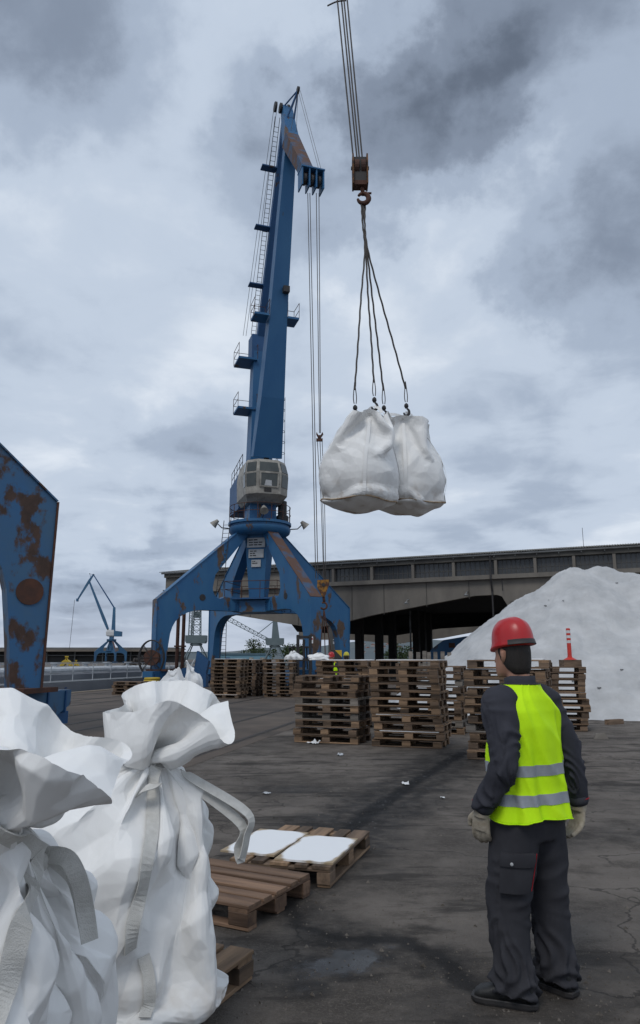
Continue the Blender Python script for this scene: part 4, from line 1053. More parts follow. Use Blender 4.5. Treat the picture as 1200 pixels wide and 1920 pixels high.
def ribbon(pts, nrms, width, th=.004):
    """flat strap through pts lying against surface normals nrms"""
    pts = [Vector(p) for p in pts]; rings = []
    for i, p in enumerate(pts):
        d = (pts[min(i + 1, len(pts) - 1)] - pts[max(i - 1, 0)]).normalized(); n_ = Vector(nrms[i]).normalized(); n_ = (n_ - d * n_.dot(d)).normalized(); s_ = d.cross(n_)
        w_ = width[i] if hasattr(width, '__len__') else width
        rings.append([p - s_ * w_ / 2, p + s_ * w_ / 2, p + s_ * w_ / 2 + n_ * th, p - s_ * w_ / 2 + n_ * th])
    return MB().loft(rings)
def smooth_pts(pts, n=6):
    pts = [Vector(p) for p in pts]; out = []
    for i in range(len(pts) - 1):
        p0, p1, p2, p3 = pts[max(i - 1, 0)], pts[i], pts[i + 1], pts[min(i + 2, len(pts) - 1)]
        for k in range(n):
            t = k / n; out.append(.5 * ((2 * p1) + (p2 - p0) * t + (2 * p0 - 5 * p1 + 4 * p2 - p3) * t * t + (3 * p1 - p0 - 3 * p2 + p3) * t ** 3))
    out.append(pts[-1]); return out
def tied_bag(origin, rz, tie, tie_len, flap, pins, nc=112, side=.96, fill=.80, seed=1, steps=110, iters=9, dz=.034, ears=(), flapg=.0, bulge=.06, tie_r=.06, neck=.62, mouth=.72, rim=None, npin=20):
    """returns settled vertex grid in world coordinates. tie/pins: world points; pins = (angle 0..1 round the mouth, row fraction, point)"""
    rg = np.random.default_rng(seed)
    sq = square_ring(nc, side); rows = []
    for s_ in (.25, .5, .75, .93): rows.append((s_, 0.0))
    nb = len(rows)
    nt_ = int(tie_len / dz); nf = int(flap / dz)
    for k in range(nt_ + nf + 1):
        q = k / nt_
        rows.append((1.0 - (1 - neck) * np.clip((q - .6) / .4, 0, 1) ** 1.2 if q <= 1 else neck + (mouth - neck) * (k - nt_) / nf, .01 + k * dz))
    rest = np.array([[x * s_, y * s_, z_] for s_, z_ in rows for x, y in sq])
    cl = Cloth(len(rows), nc, rest, nb + nt_ + 1); tr = nb + nt_
    c_, s_ = math.cos(rz), math.sin(rz); Rm = np.array([[c_, -s_, 0], [s_, c_, 0], [0, 0, 1]])
    loc = lambda p: Rm.T @ (np.array(p) - np.array(origin))
    T = loc(tie); rt = np.arange(nc); tidx = cl.idx[tr]; tidx2 = cl.idx[tr + 1]
    cl.P += rg.normal(size=cl.P.shape) * .006
    w = cl.w.reshape(len(rows), nc); w[:nb] = .2
    th = np.linspace(0, 2 * np.pi, nc, endpoint=False)
    start = cl.P[tidx].copy(); ring_t = np.stack([T[0] + tie_r * np.cos(th + np.pi / 4 * 0), T[1] + tie_r * np.sin(th), np.full(nc, T[2])], 1)
    plist = [(cl.idx[tr + max(1, int(fr * nf)), int(a * nc) % nc], loc(p)) for a, fr, p in pins]
    if rim is not None:                      # rim: closed world curve from the column at angle 0, counter-clockwise
        rp_ = [Vector(p) for p in rim]; cv = smooth_pts(rp_ + [rp_[0]], 8); d_ = np.r_[0, np.cumsum([(cv[i + 1] - cv[i]).length for i in range(len(cv) - 1)])]; cva = np.array([tuple(p) for p in cv])
        for k in range(npin):
            u = d_[-1] * k / npin; p = [np.interp(u, d_, cva[:, a]) for a in range(3)]
            plist.append((cl.idx[len(rows) - 1, int(k / npin * nc) % nc], loc(p)))
    elist = [(cl.idx[nb + int(fr * nt_), int(a * nc) % nc], loc(p)) for a, fr, p in ears]
    st_ = {i: cl.P[i].copy() for i, _ in plist + elist}
    w[tr] = 0
    hs = side / 2
    flapmask = np.zeros(len(cl.P), bool); flapmask[tr * nc + nc:] = True
    def hook(s, t_, it):
        k = min(1, t_ / .55); k = k * k * (3 - 2 * k)
        s.P[tidx] = start * (1 - k) + ring_t * k
        for i, p in elist: s.P[i] += ((st_[i] * (1 - k) + p * k) - s.P[i]) * .35
        if t_ < .82:
            for i, p in plist: s.P[i] += ((st_[i] * (1 - k) + p * k) - s.P[i]) * .16
        else:
            for i, p in plist: s.P[i] += (p - s.P[i]) * .006
        P = s.P; z_ = P[:, 2]; low = ~flapmask
        np.maximum(z_, 0, out=z_)
        zz = np.clip(z_ / fill, 0, 1)
        wv = (hs * .94 + bulge * np.sin(np.pi * np.clip(zz * 1.05, 0, 1)) ** .8) * np.sqrt(np.clip(1 - np.clip((zz - .62) / .38, 0, 1) ** 2.2, 0, 1)) * np.clip(.80 + zz * 2.2, 0, 1)
        rho = (np.abs(P[:, 0]) ** 3.2 + np.abs(P[:, 1]) ** 3.2) ** (1 / 3.2) + 1e-6
        m = low & (rho < wv) & (z_ > .012)
        f = wv[m] / rho[m]; P[m, 0] *= f; P[m, 1] *= f
        if flapg: pass
    cl.gmask = np.where(flapmask, .06, 1.0)
    cl.run(steps, iters, 3.0, hook)
    W = (Rm @ cl.P.T).T + np.array(origin)
    return cl, W, nb, tr
# ---- the two bags in front
def col_path(W, cl, col, r0, r1, off=.006, step=1):
    """points and outward normals along a grid column of a settled bag"""
    G = W.reshape(cl.nr, cl.nc, 3); pts, ns = [], []
    for r in range(r0, r1 + (1 if r1 >= r0 else -1), step if r1 >= r0 else -step):
        p = (G[r, col - 1] + 2 * G[r, col] + G[r, (col + 1) % cl.nc]) / 4
        du = G[r, (col + 2) % cl.nc] - G[r, col - 2]; dv = G[min(r + 1, cl.nr - 1), col] - G[max(r - 1, 0), col]
        n_ = np.cross(du, dv); n_ /= np.linalg.norm(n_) + 1e-9
        c = G[r].mean(0)
        if np.dot(n_, p - c) < 0: n_ = -n_
        pts.append(Vector(p + n_ * off)); ns.append(Vector(n_))
    for _ in range(2):
        pts = [pts[0]] + [(pts[i - 1] + pts[i] * 2 + pts[i + 1]) / 4 for i in range(1, len(pts) - 1)] + [pts[-1]]
        ns = [ns[0]] + [(ns[i - 1] + ns[i] * 2 + ns[i + 1]).normalized() for i in range(1, len(ns) - 1)] + [ns[-1]]
    pts = [p + n_ * .004 for p, n_ in zip(pts, ns)]
    return pts, ns
def make_tied(name, label, origin, rz, **kw):
    cl, W, nb, tr = tied_bag(tuple(origin), rz, **kw)
    o = grid_mesh(name, W - np.array(origin), cl.nr, cl.nc, MT['bag'], sub=1); o.location = origin; crumple(o, .15, int(origin[1] * 100), 12); facet(o, .15, 4)
    tag(o, label, 'bag')
    return o, cl, W, nb, tr
B2 = Vector((BAG2.x - .07, BAG2.y - .08, BAG2.z))
tie2 = atY(298, 1428, B2.y - .12)
y_ = B2.y - .12
rim2 = [atY(430, 1306, y_ + .16), atY(398, 1300, y_ + .26), atY(366, 1268, y_ + .22), atY(338, 1196, y_ + .24), atY(296, 1202, y_ + .16), atY(276, 1320, y_ + .10), atY(232, 1352, y_ + .06), atY(196, 1384, y_ - .04),
        atY(222, 1385, y_ - .14), atY(262, 1350, y_ - .16), atY(300, 1318, y_ - .14), atY(335, 1300, y_ - .10), atY(360, 1330, y_ - .20), atY(385, 1402, y_ - .26), atY(425, 1382, y_ - .16), atY(452, 1340, y_ - .02)]
ob2, cl2, W2, nb2, tr2 = make_tied('big_bag', 'white bulk bag tied at the neck with its open mouth flaring upwards', B2, yc + R(3), tie=tie2, tie_len=1.15, flap=.42, pins=[], rim=rim2, seed=4, fill=1.0, side=.85,
    ears=[(.93, .90, atY(459, 1490, B2.y - .1))], bulge=.05, npin=16, mouth=.64)
B1 = Vector((-1.215, 2.31, BAG1.z))
tie1 = atY(-10, 1545, B1.y - .25)
y_ = B1.y - .25
rim1 = [atY(172, 1405, y_ + .18), atY(118, 1352, y_ + .28), atY(70, 1290, y_ + .36), atY(30, 1235, y_ + .36), atY(-30, 1290, y_ + .30), atY(-110, 1330, y_ + .15), atY(-170, 1400, y_ - .05), atY(-140, 1500, y_ - .25),
        atY(-60, 1480, y_ - .36), atY(10, 1420, y_ - .30), atY(50, 1400, y_ - .20), atY(90, 1420, y_ - .18), atY(130, 1540, y_ - .14), atY(178, 1540, y_ - .06), atY(208, 1500, y_ + .03), atY(205, 1430, y_ + .12)]
ob1, cl1, W1, nb1, tr1 = make_tied('big_bag', 'white bulk bag whose stiff open flap droops over its side, webbing loop in front', B1, yc + R(10), tie=tie1, tie_len=1.14, flap=.46, pins=[], rim=rim1, seed=9, fill=.98, bulge=.07, side=.90,
    ears=[(.87, .86, atY(78, 1597, B1.y - .50))], npin=26, mouth=.72)
def strap(parent, pts, ns, width, name='strap'):
    o = ribbon([p - Vector(parent.location) for p in pts], ns, width).build(name, MT['web'], parent); return o
def nearest_normal(W, cl, p):
    G = W; i = int(np.argmin(((G - np.array(p)) ** 2).sum(1))); return i
# bag 2: front webbing down the facing corner, short tail below the crease, hanging loop on the right ear
toc = Vector((0, -1, .1))
e0 = Vector(W2[cl2.idx[nb2 + int(.93 * (tr2 - nb2)), int(.93 * cl2.nc)]])
yy = e0.y
lp = smooth_pts([e0 + Vector((-.06, .02, .03)), e0 + Vector((.0, -.01, .0)), atY(464, 1525, yy), atY(462, 1570, yy), atY(452, 1612, yy), atY(446, 1590, yy + .01), atY(452, 1545, yy + .015), e0 + Vector((-.02, 0, -.02))])
strap(ob2, lp, [Vector((.75, -.5, .1)) if i < len(lp) * .55 else Vector((.6, -.7, 0)) for i in range(len(lp))], .045, 'lifting_loop')
lp = smooth_pts([atY(250, 1505, tie2.y - .12), atY(268, 1482, tie2.y - .2), atY(288, 1474, tie2.y - .2), atY(296, 1470, tie2.y - .13)])
strap(ob2, lp, [Vector((0, -.5, .8))] * len(lp), .04, 'lifting_loop')
cordm = mat('tie_cord', (.45, .44, .42), None, 20, .8)
cd = MB()
for k in range(3): cd.path([tie2 - ob2.location + Vector((.066 * math.cos(a), .066 * math.sin(a), (k - 1) * .011 + .004 * math.sin(2 * a))) for a in [i / 24 * 2 * math.pi for i in range(25)]], .006, 6)
cd.build('tie_cord', cordm, ob2)
# bag 1
e1 = atY(78, 1597, B1.y - .52)
i_ = nearest_normal(W1, cl1, e1); e1 = Vector(W1[i_]); kn = e1 + Vector((0, -.012, .0))
G1 = W1.reshape(cl1.nr, cl1.nc, 3)
from mathutils.bvhtree import BVHTree
_bv = {}
def bvh(o):
    if o.name not in _bv: _bv[o.name] = BVHTree.FromPolygons([v.co + o.location for v in o.data.vertices], [tuple(p.vertices) for p in o.data.polygons])
    return _bv[o.name]
def snap(px, py, o, off=.012):
    """point of the bag hit along a photo pixel's ray, and its normal"""
    C0 = Vector((0, 0, CAMH)); d = ray(px, py).normalized(); h, n_, i, t_ = bvh(o).ray_cast(C0, d)
    if h is None: h, n_, i, t_ = bvh(o).find_nearest(atY(px, py, o.location.y - .3))
    if n_.dot(d) > 0: n_ = -n_
    return h + n_ * off, n_
def view_strap(parent, pxs, width, name='strap', off=.007):
    X = smooth_pts([Vector((x, y, 0)) for x, y in pxs], 6); hs = [snap(p.x, p.y, parent, off) for p in X]
    pts = [h for h, _ in hs]; ns = [n_ for _, n_ in hs]
    for _ in range(4):
        pts = [pts[0]] + [(pts[i - 1] + pts[i] * 2 + pts[i + 1]) / 4 for i in range(1, len(pts) - 1)] + [pts[-1]]
        ns = [ns[0]] + [(ns[i - 1] + ns[i] + ns[i + 1]).normalized() for i in range(1, len(ns) - 1)] + [ns[-1]]
    pts = [p + n_ * .006 for p, n_ in zip(pts, ns)]
    return strap(parent, pts, ns, width, name)
view_strap(ob2, [(292, 1440), (290, 1500), (284, 1560), (272, 1620), (258, 1690), (246, 1740), (240, 1780)], .058)
view_strap(ob2, [(268, 1792), (278, 1830), (280, 1870), (272, 1912)], .05)
view_strap(ob1, [(72, 1600), (58, 1650), (45, 1700), (30, 1760), (18, 1810), (0, 1870), (-20, 1930)], .056)
view_strap(ob1, [(-25, 1545), (10, 1558), (45, 1578), (72, 1598)], .05, 'hem_band')
pA = snap(80, 1598, ob1, .02)[0]
lp = smooth_pts([pA, pA + Vector((.035, -.015, .012)), atY(128, 1612, pA.y - .03), atY(150, 1655, pA.y - .02), atY(160, 1705, pA.y), atY(168, 1765, pA.y), ], 6)
strap(ob1, lp, [(Vector((0, 0, CAMH)) - p).normalized() + Vector((.3 * math.sin(i * .25), 0, .2)) for i, p in enumerate(lp)], .048, 'lifting_loop')
lp = smooth_pts([atY(168, 1763, pA.y + .012), atY(157, 1712, pA.y + .03), atY(150, 1680, pA.y + .03), atY(135, 1640, pA.y + .01), atY(96, 1606, pA.y + .01)], 6)
strap(ob1, lp, [(Vector((0, 0, CAMH)) - p).normalized() + Vector((-.4, 0, 0)) for p in lp], .044, 'lifting_loop')
kb = MB(); kb.path(smooth_pts([pA - ob1.location + Vector(q) for q in ((-.03, -.01, -.015), (-.01, -.03, .018), (.022, -.02, .0), (.012, -.035, -.02), (-.02, -.025, -.01))], 5), .013, 8); kb.build('strap_knot', MT['web'], ob1, True)
# paper tag on bag 2
tg = thing('paper_tag', 'white printed paper tag sticking out beside the neck of the tied bag', 'tag', atY(233, 1419, tie2.y - .05))
MB().box((0, 0, 0), (.085, .003, .035)).build('card', MT['sheet'], tg)
tx = link('lettering', text_mesh('/ NO', .018, .0005), tg); tx.data.materials.append(MT['ink']); tx.rotation_euler = (math.pi / 2, 0, 0); tx.location = (.0, -.0025, .004)
# ---- the two bags on the hook
def hung_bag(origin, rz, corners, nc=96, side=.88, seed=2, hlen=1.26, dz=.036, prof=None, skirt=.14):
    rg = np.random.default_rng(seed); sq = square_ring(nc, side, .2); rows = []
    for s_ in (.2, .4, .6, .8, .94): rows.append((s_, 0.0))
    nb = len(rows); nh = int(hlen / dz); ns = int(skirt / dz)
    for k in range(nh + ns + 1): rows.append((1.0, .012 + k * dz))
    rest = np.array([[x * s_, y * s_, z_] for s_, z_ in rows for x, y in sq]); cl = Cloth(len(rows), nc, rest)
    c_, s_ = math.cos(rz), math.sin(rz); Rm = np.array([[c_, -s_, 0], [s_, c_, 0], [0, 0, 1]])
    cl.P += rg.normal(size=cl.P.shape) * .007
    cc = [int(np.argmax(sq @ np.array(d))) for d in ((1, 1), (-1, 1), (-1, -1), (1, -1))]
    pin = [(cl.idx[nb + nh, cc[k]], Rm.T @ (np.array(corners[k]) - np.array(origin))) for k in range(4)]
    st_ = {i: cl.P[i].copy() for i, _ in pin}; hs = side / 2
    zk, wk = prof
    def hook(s, t_, it):
        k = min(1, t_ / .5); k = k * k * (3 - 2 * k)
        for i, p in pin: s.P[i] = st_[i] * (1 - k) + p * k
        P = s.P; z_ = P[:, 2]
        r2 = np.sqrt(P[:, 0] ** 2 + P[:, 1] ** 2)
        floor = -.20 * np.clip(1 - (r2 / .60) ** 2, 0, 1)
        np.maximum(z_, floor, out=z_)
        m0 = np.zeros(len(P), bool); m0[:nb * nc] = True
        z_[m0] += (floor[m0] - z_[m0]) * .3
        wv = np.interp(z_, zk, wk)
        rho = (np.abs(P[:, 0]) ** 2.7 + np.abs(P[:, 1]) ** 2.7) ** (1 / 2.7) + 1e-6
        m = (~m0) & (rho < wv); f = wv[m] / rho[m]; P[m, 0] *= f; P[m, 1] *= f
    cl.run(80, 9, 2.0, hook)
    return cl, (Rm @ cl.P.T).T + np.array(origin), nb, nh, cc
HY = 10.0
MT['block_rust'] = mat('block_rust', (.15, .065, .02), (.035, .022, .016), 9, .8, .3, 30, contrast=(.42, .6))
BLK = atY(675, 322, HY)
gear = thing('lifting_gear', 'rusty hook block with four wire slings and hooks carrying two white bags', 'hook block', BLK)
hooks = [atY(666, 772, 9.75), atY(702, 757, 10.0), atY(720, 772, 10.2), atY(762, 768, 10.35)]
def gl(p): return Vector(p) - BLK
MT['seam'] = mat('stained_seam', (.45, .36, .25), (.22, .13, .07), 5, .85, contrast=(.4, .6))
def hang(label, center_px, Y, rz, hk, seed, corner_px):
    base = atY(*center_px, Y); cor = [atY(x, y, yy) for x, y, yy in corner_px]
    cl, W, nb, nh, cc = hung_bag(tuple(base), rz, [tuple(c) for c in cor], seed=seed, prof=([-.2, 0, .08, .16, .25, .35, .45, .55, .7, .85, 1.05, 1.3], [.40, .435, .475, .502, .518, .522, .512, .49, .435, .35, .2, .05]))
    o = grid_mesh('hanging_bag', W - np.array(base), cl.nr, cl.nc, MT['bag']); o.location = base; crumple(o, .05, seed, 10); facet(o, .08, 3); tag(o, label, 'bag')
    for k in range(4):
        p_, n_ = col_path(W, cl, cc[k], nb + nh - 1, nb + 1); ribbon([p - base for p in p_], n_, .05).build('corner_band', MT['bag_far'], o)
        h = hk[0] if k in (1, 2) else hk[1]
        lp = smooth_pts([cor[k], cor[k].lerp(h, .5) + Vector((.01, 0, 0)), h + Vector((.0, -.01, -.05))], 4)
        ribbon([p - base for p in lp], [Vector((.1, -1, .1))] * len(lp), .045).build('lifting_loop', MT['bag_far'], o)
    G = W.reshape(cl.nr, cl.nc, 3); c0 = G[nb].mean(0)
    sp = [Vector(G[nb + 1, k % cl.nc] + (G[nb + 1, k % cl.nc] - c0) * .012) - base for k in range(cl.nc + 1)]
    MB().path(sp, .011, 6).build('bottom_seam', MT['seam'], o, True)
    return o, W
# corners listed: far-right, far-left ... in bag axes (+,+), (-,+), (-,-), (+,-)
hang('left white bulk bag hanging from the slings, brown stain along its lower seam', (674, 935), 10.0, R(45 + 6), (hooks[0], hooks[1]), 5,
     [(690, 770, 10.2), (664, 786, 9.95), (694, 776, 9.75), (716, 774, 9.95)])
hang('right white bulk bag hanging behind its twin, pulled up into a narrow top', (766, 942), 10.72, R(45 - 10), (hooks[2], hooks[3]), 6,
     [(762, 776, 10.9), (738, 786, 10.7), (756, 782, 10.45), (778, 788, 10.65)])
# block
bk = MB()
for s_ in (-.11, .11):
    bk.prism([(-.11, -.27), (-.13, .1), (-.09, .26), (.09, .26), (.13, .1), (.11, -.27)], (s_ - .012, 0, 0), (0, 1, 0), (0, 0, 1), .024)
bk.build('cheek_plate', MT['block_rust'], gear)
MB().box((0, 0, .0), (.19, .15, .42)).build('block_body', MT['steel_dark'], gear)
for s_ in (-.05, .05): MB().tube((s_ - .035, 0, .06), (s_ + .035, 0, .06), .13, n=20).build('sheave', MT['rust'], gear)
MB().box((0, 0, -.24), (.2, .16, .07)).build('crosshead', MT['rust'], gear)
MB().tube((-.14, 0, .06), (.14, 0, .06), .03, n=10).build('axle', MT['steel_dark'], gear)
HK = gl(atY(681, 372, HY))
hk = MB(); hk.tube((.02, 0, -.22), (HK.x, 0, HK.z + .06), .032, n=10)
hk.path([(HK.x + .085 * math.cos(a), 0, HK.z + .085 * math.sin(a)) for a in [R(150 - k * 17) for k in range(20)]], [.02 + .022 * math.sin(k / 19 * math.pi) for k in range(20)], 8); hk.build('main_hook', MT['rust'], gear, True)
MB().box((HK.x + .1, 0, HK.z + .09), (.06, .03, .02), 0).build('safety_latch', MT['rust'], gear)
rg = random.Random(4)
for i, (h, off_) in enumerate(zip(hooks, (-.03, -.01, .012, .035))):
    s0 = HK + Vector((off_, .01 * i, -.07)); s1 = gl(atY(684 + i * 2, 470, HY)); top_ = gl(h) + Vector((-.004, 0, .33))
    spx = gl(atY(682 + (1 if i % 2 else -1) * 2, 420, HY))
    pts = smooth_pts([s0, spx, s1, s1.lerp(top_, .35) + Vector((rg.uniform(-.01, .01), 0, 0)), s1.lerp(top_, .7), top_], 14)
    MB().path([p + Vector((.003 * math.cos(k * 1.3), 0, 0)) for k, p in enumerate(pts)], .0135, 6).build('wire_sling', MT['rope'], gear)
    e = gl(h) + Vector((0, 0, .12)); 
    th_ = MB()
    for sgn in (-1, 1): th_.path(smooth_pts([top_ + Vector((0, 0, .12)), top_.lerp(e, .5) + Vector((sgn * .022, 0, 0)), e + Vector((sgn * .014, 0, 0))], 4), .007, 5)
    th_.build('thimble', MT['rope'], gear)
    sh = MB(); sh.lathe([(.012, .1), (.03, .08), (.034, .05), (.02, .02)], 10, gl(h)); sh.path([gl(h) + Vector((.04 * math.cos(a) - .0, 0, -.04 + .055 * math.sin(a))) for a in [R(85 - k * 17) for k in range(16)]], [.012 + .01 * math.sin(k / 15 * math.pi) for k in range(16)], 7)
    sh.build('sling_hook', MT['steel_dark'], gear, True)
nose = Matrix.Translation(CRn) @ Matrix.Rotation(RZ, 4, 'Z') @ Pn(prn['nose'][0], prn['nose'][1] - .3, 0)
rp = MB()
for dx, dy in ((-.09, 0), (-.028, .04), (.0, -.04), (.05, 0)): rp.tube(BLK + Vector((dx, dy, .08)), nose + Vector((dx * 2.0, dy, 0)), .0125, n=6)
a_ = atY(614, 11, HY); b_ = atY(649, 1, HY); rp.path(smooth_pts([a_, a_.lerp(b_, .5) + Vector((0, 0, .03)), b_], 5), .013, 5)
tag(rp.build('hoist_rope', MT['rope']), 'bundle of wire ropes running up from the rusty hook block', 'rope')
# ---- ropes and hook of the main crane
Yn = 36.0
rp = MB()
for x0, x1 in ((577, 592), (581, 596)): rp.tube(atY(x0, 362, Yn), atY(x1, 1085, Yn), .022, n=5)
for x0, x1 in ((593, 599), (598, 601)): rp.tube(atY(x0, 362, Yn), atY(x1, 812, Yn), .022, n=5)
for x0, x1 in ((595, 607), (600, 608), (604, 611)): rp.path([atY(x0, 828, Yn), atY((x0 + x1) / 2 + 1, 940, Yn), atY(x1, 1086, Yn)], .018, 5)
tag(rp.build('hoist_rope', MT['rope']), 'thin hoist ropes hanging from the nose of the tall blue crane', 'rope')
p0 = atY(599, 818, Yn)
t = thing('rope_yoke', 'small rusty yoke spreading the hoist ropes of the tall blue crane', 'yoke', p0)
MB().prism([(-.17, .1), (-.15, .22), (-.06, .05), (.06, .05), (.16, .22), (.2, .1), (.07, -.1), (-.07, -.1)], (0, .06, 0), (1, 0, 0), (0, 0, 1), .12).build('fork', MT['rust'], t)
MB().box((0, 0, -.2), (.34, .14, .14)).build('crossbar', MT['rust'], t)
p0 = atY(606, 1100, Yn)
t = thing('hook_block', 'orange rusty hook block hanging in front of the rear crane leg', 'hook block', p0)
MB().prism([(-.3, .32), (.28, .34), (.3, .1), (.08, -.5), (-.06, -.5), (-.3, -.05)], (0, .16, 0), (1, 0, 0), (0, 0, 1), .32).build('cheek_plate', MT['yellow_rust'], t)
MB().tube((0, -.2, .08), (0, .2, .08), .09, n=12).build('axle', MT['steel_dark'], t)
h_ = MB(); h_.tube((.02, 0, -.5), (.05, 0, -.75), .07, n=8); h_.path([(.02 + .16 * math.cos(a), 0, -.95 + .16 * math.sin(a)) for a in [R(120 - k * 18) for k in range(16)]], .05, 7); h_.build('hook', MT['rust'], t, True)
c_ = MB()
for dx in (-.1, 0, .12): c_.tube((.03, 0, -1.08), (.1 + dx * 3.0, 0, -3.6), .025, n=5)
c_.build('sling', MT['rust'], t)
# ------------------------------------------------------------------ the worker
MT['vest'] = mat('hi_vis_fabric', (.62, .98, .012), (.56, .92, .010), 5, .7, .15, 40, spec=.2)
MT['band'] = mat('reflective_tape', (.30, .32, .35), (.25, .27, .30), 20, .38, .1, 120, spec=.6)
MT['work'] = mat('work_cloth', (.046, .047, .058), (.036, .037, .047), 8, .85, .12, 300, spec=.2)
MT['work2'] = mat('work_trousers', (.043, .043, .050), (.034, .034, .040), 8, .85, .12, 300, spec=.2)
MT['redtrim'] = mat('red_trim', (.35, .012, .02), None, 8, .8)
MT['skin'] = mat('skin', (.42, .22, .15), (.36, .18, .12), 12, .55)
MT['hair'] = mat('dark_hair', (.014, .011, .009), (.022, .017, .014), 60, .6, .5, 200, stretch=(1, 1, .2))
MT['helmet'] = mat('red_helmet', (.46, .012, .014), (.42, .012, .014), 3, .32, .03, 20, spec=.5)
MT['helmet_y'] = mat('yellow_helmet', (.62, .55, .03), None, 3, .35)
MT['glove'] = mat('leather_glove', (.44, .39, .31), (.27, .22, .16), 16, .85, .3, 90, contrast=(.35, .7))
MT['boot'] = mat('black_boot', (.012, .012, .013), (.022, .022, .022), 10, .5, .3, 120)
def ell_ring(c, a, b, n=40, e=2.4, M=None):
    out = []
    for k in range(n):
        t = 2 * math.pi * k / n; cx, sy = math.cos(t), math.sin(t)
        v = Vector((a * math.copysign(abs(cx) ** (2 / e), cx), b * math.copysign(abs(sy) ** (2 / e), sy), 0))
        if M is not None: v = M @ v
        out.append(Vector(c) + v)
    return out
def limb(pts, rad, n=28, flat=1.0, sub=7, e=2.2):
    P_ = smooth_pts(pts, sub); k = len(pts) - 1
    rs = np.interp(np.linspace(0, k, len(P_)), range(k + 1), rad)
    rings = []; u = None
    for i, p in enumerate(P_):
        d = (P_[min(i + 1, len(P_) - 1)] - P_[max(i - 1, 0)]).normalized()
        u = Vector((1, 0, 0)) if u is None else u
        u = (u - d * u.dot(d)).normalized(); w_ = d.cross(u)
        M = Matrix((u, w_, d)).transposed()
        rings.append(ell_ring(p, rs[i], rs[i] * flat, n, e, M))
    return MB().loft(rings)
def remesh(o, voxel, smooth_it=4):
    m = o.modifiers.new('r', 'REMESH'); m.mode = 'VOXEL'; m.voxel_size = voxel; m.use_smooth_shade = True
    m2 = o.modifiers.new('s', 'SMOOTH'); m2.factor = .5; m2.iterations = smooth_it
    return apply_mods(o)
def disp(o, fn):
    me = o.data; nv = len(me.vertices)
    P = np.empty(nv * 3); me.vertices.foreach_get('co', P); P = P.reshape(-1, 3)
    Nn = np.empty(nv * 3); me.vertices.foreach_get('normal', Nn); Nn = Nn.reshape(-1, 3)
    me.vertices.foreach_set('co', (P + Nn * fn(P)[:, None]).ravel()); me.update()
    me.polygons.foreach_set('use_smooth', [True] * len(me.polygons))
def folds(P, axis_pt, axis, wl, amp, seed, skew=.6):
    rg = np.random.default_rng(seed); ax = np.array(axis) / np.linalg.norm(axis); d = P - np.array(axis_pt); s_ = d @ ax
    r = d - s_[:, None] * ax; ang = np.arctan2(r[:, 1], r[:, 0])
    ph = s_ / wl + skew * np.sin(ang + rg.uniform(0, 6)) + .5 * np.sin(2 * ang + s_ * 9 + rg.uniform(0, 6)) + .4 * np.sin(s_ * 23 + rg.uniform(0, 6))
    w = np.abs(np.sin(np.pi * ph)); return amp * (1 - w) ** 1.0 * (.5 + .5 * np.sin(ang * 1.5 + s_ * 14 + rg.uniform(0, 6))) - amp * .3
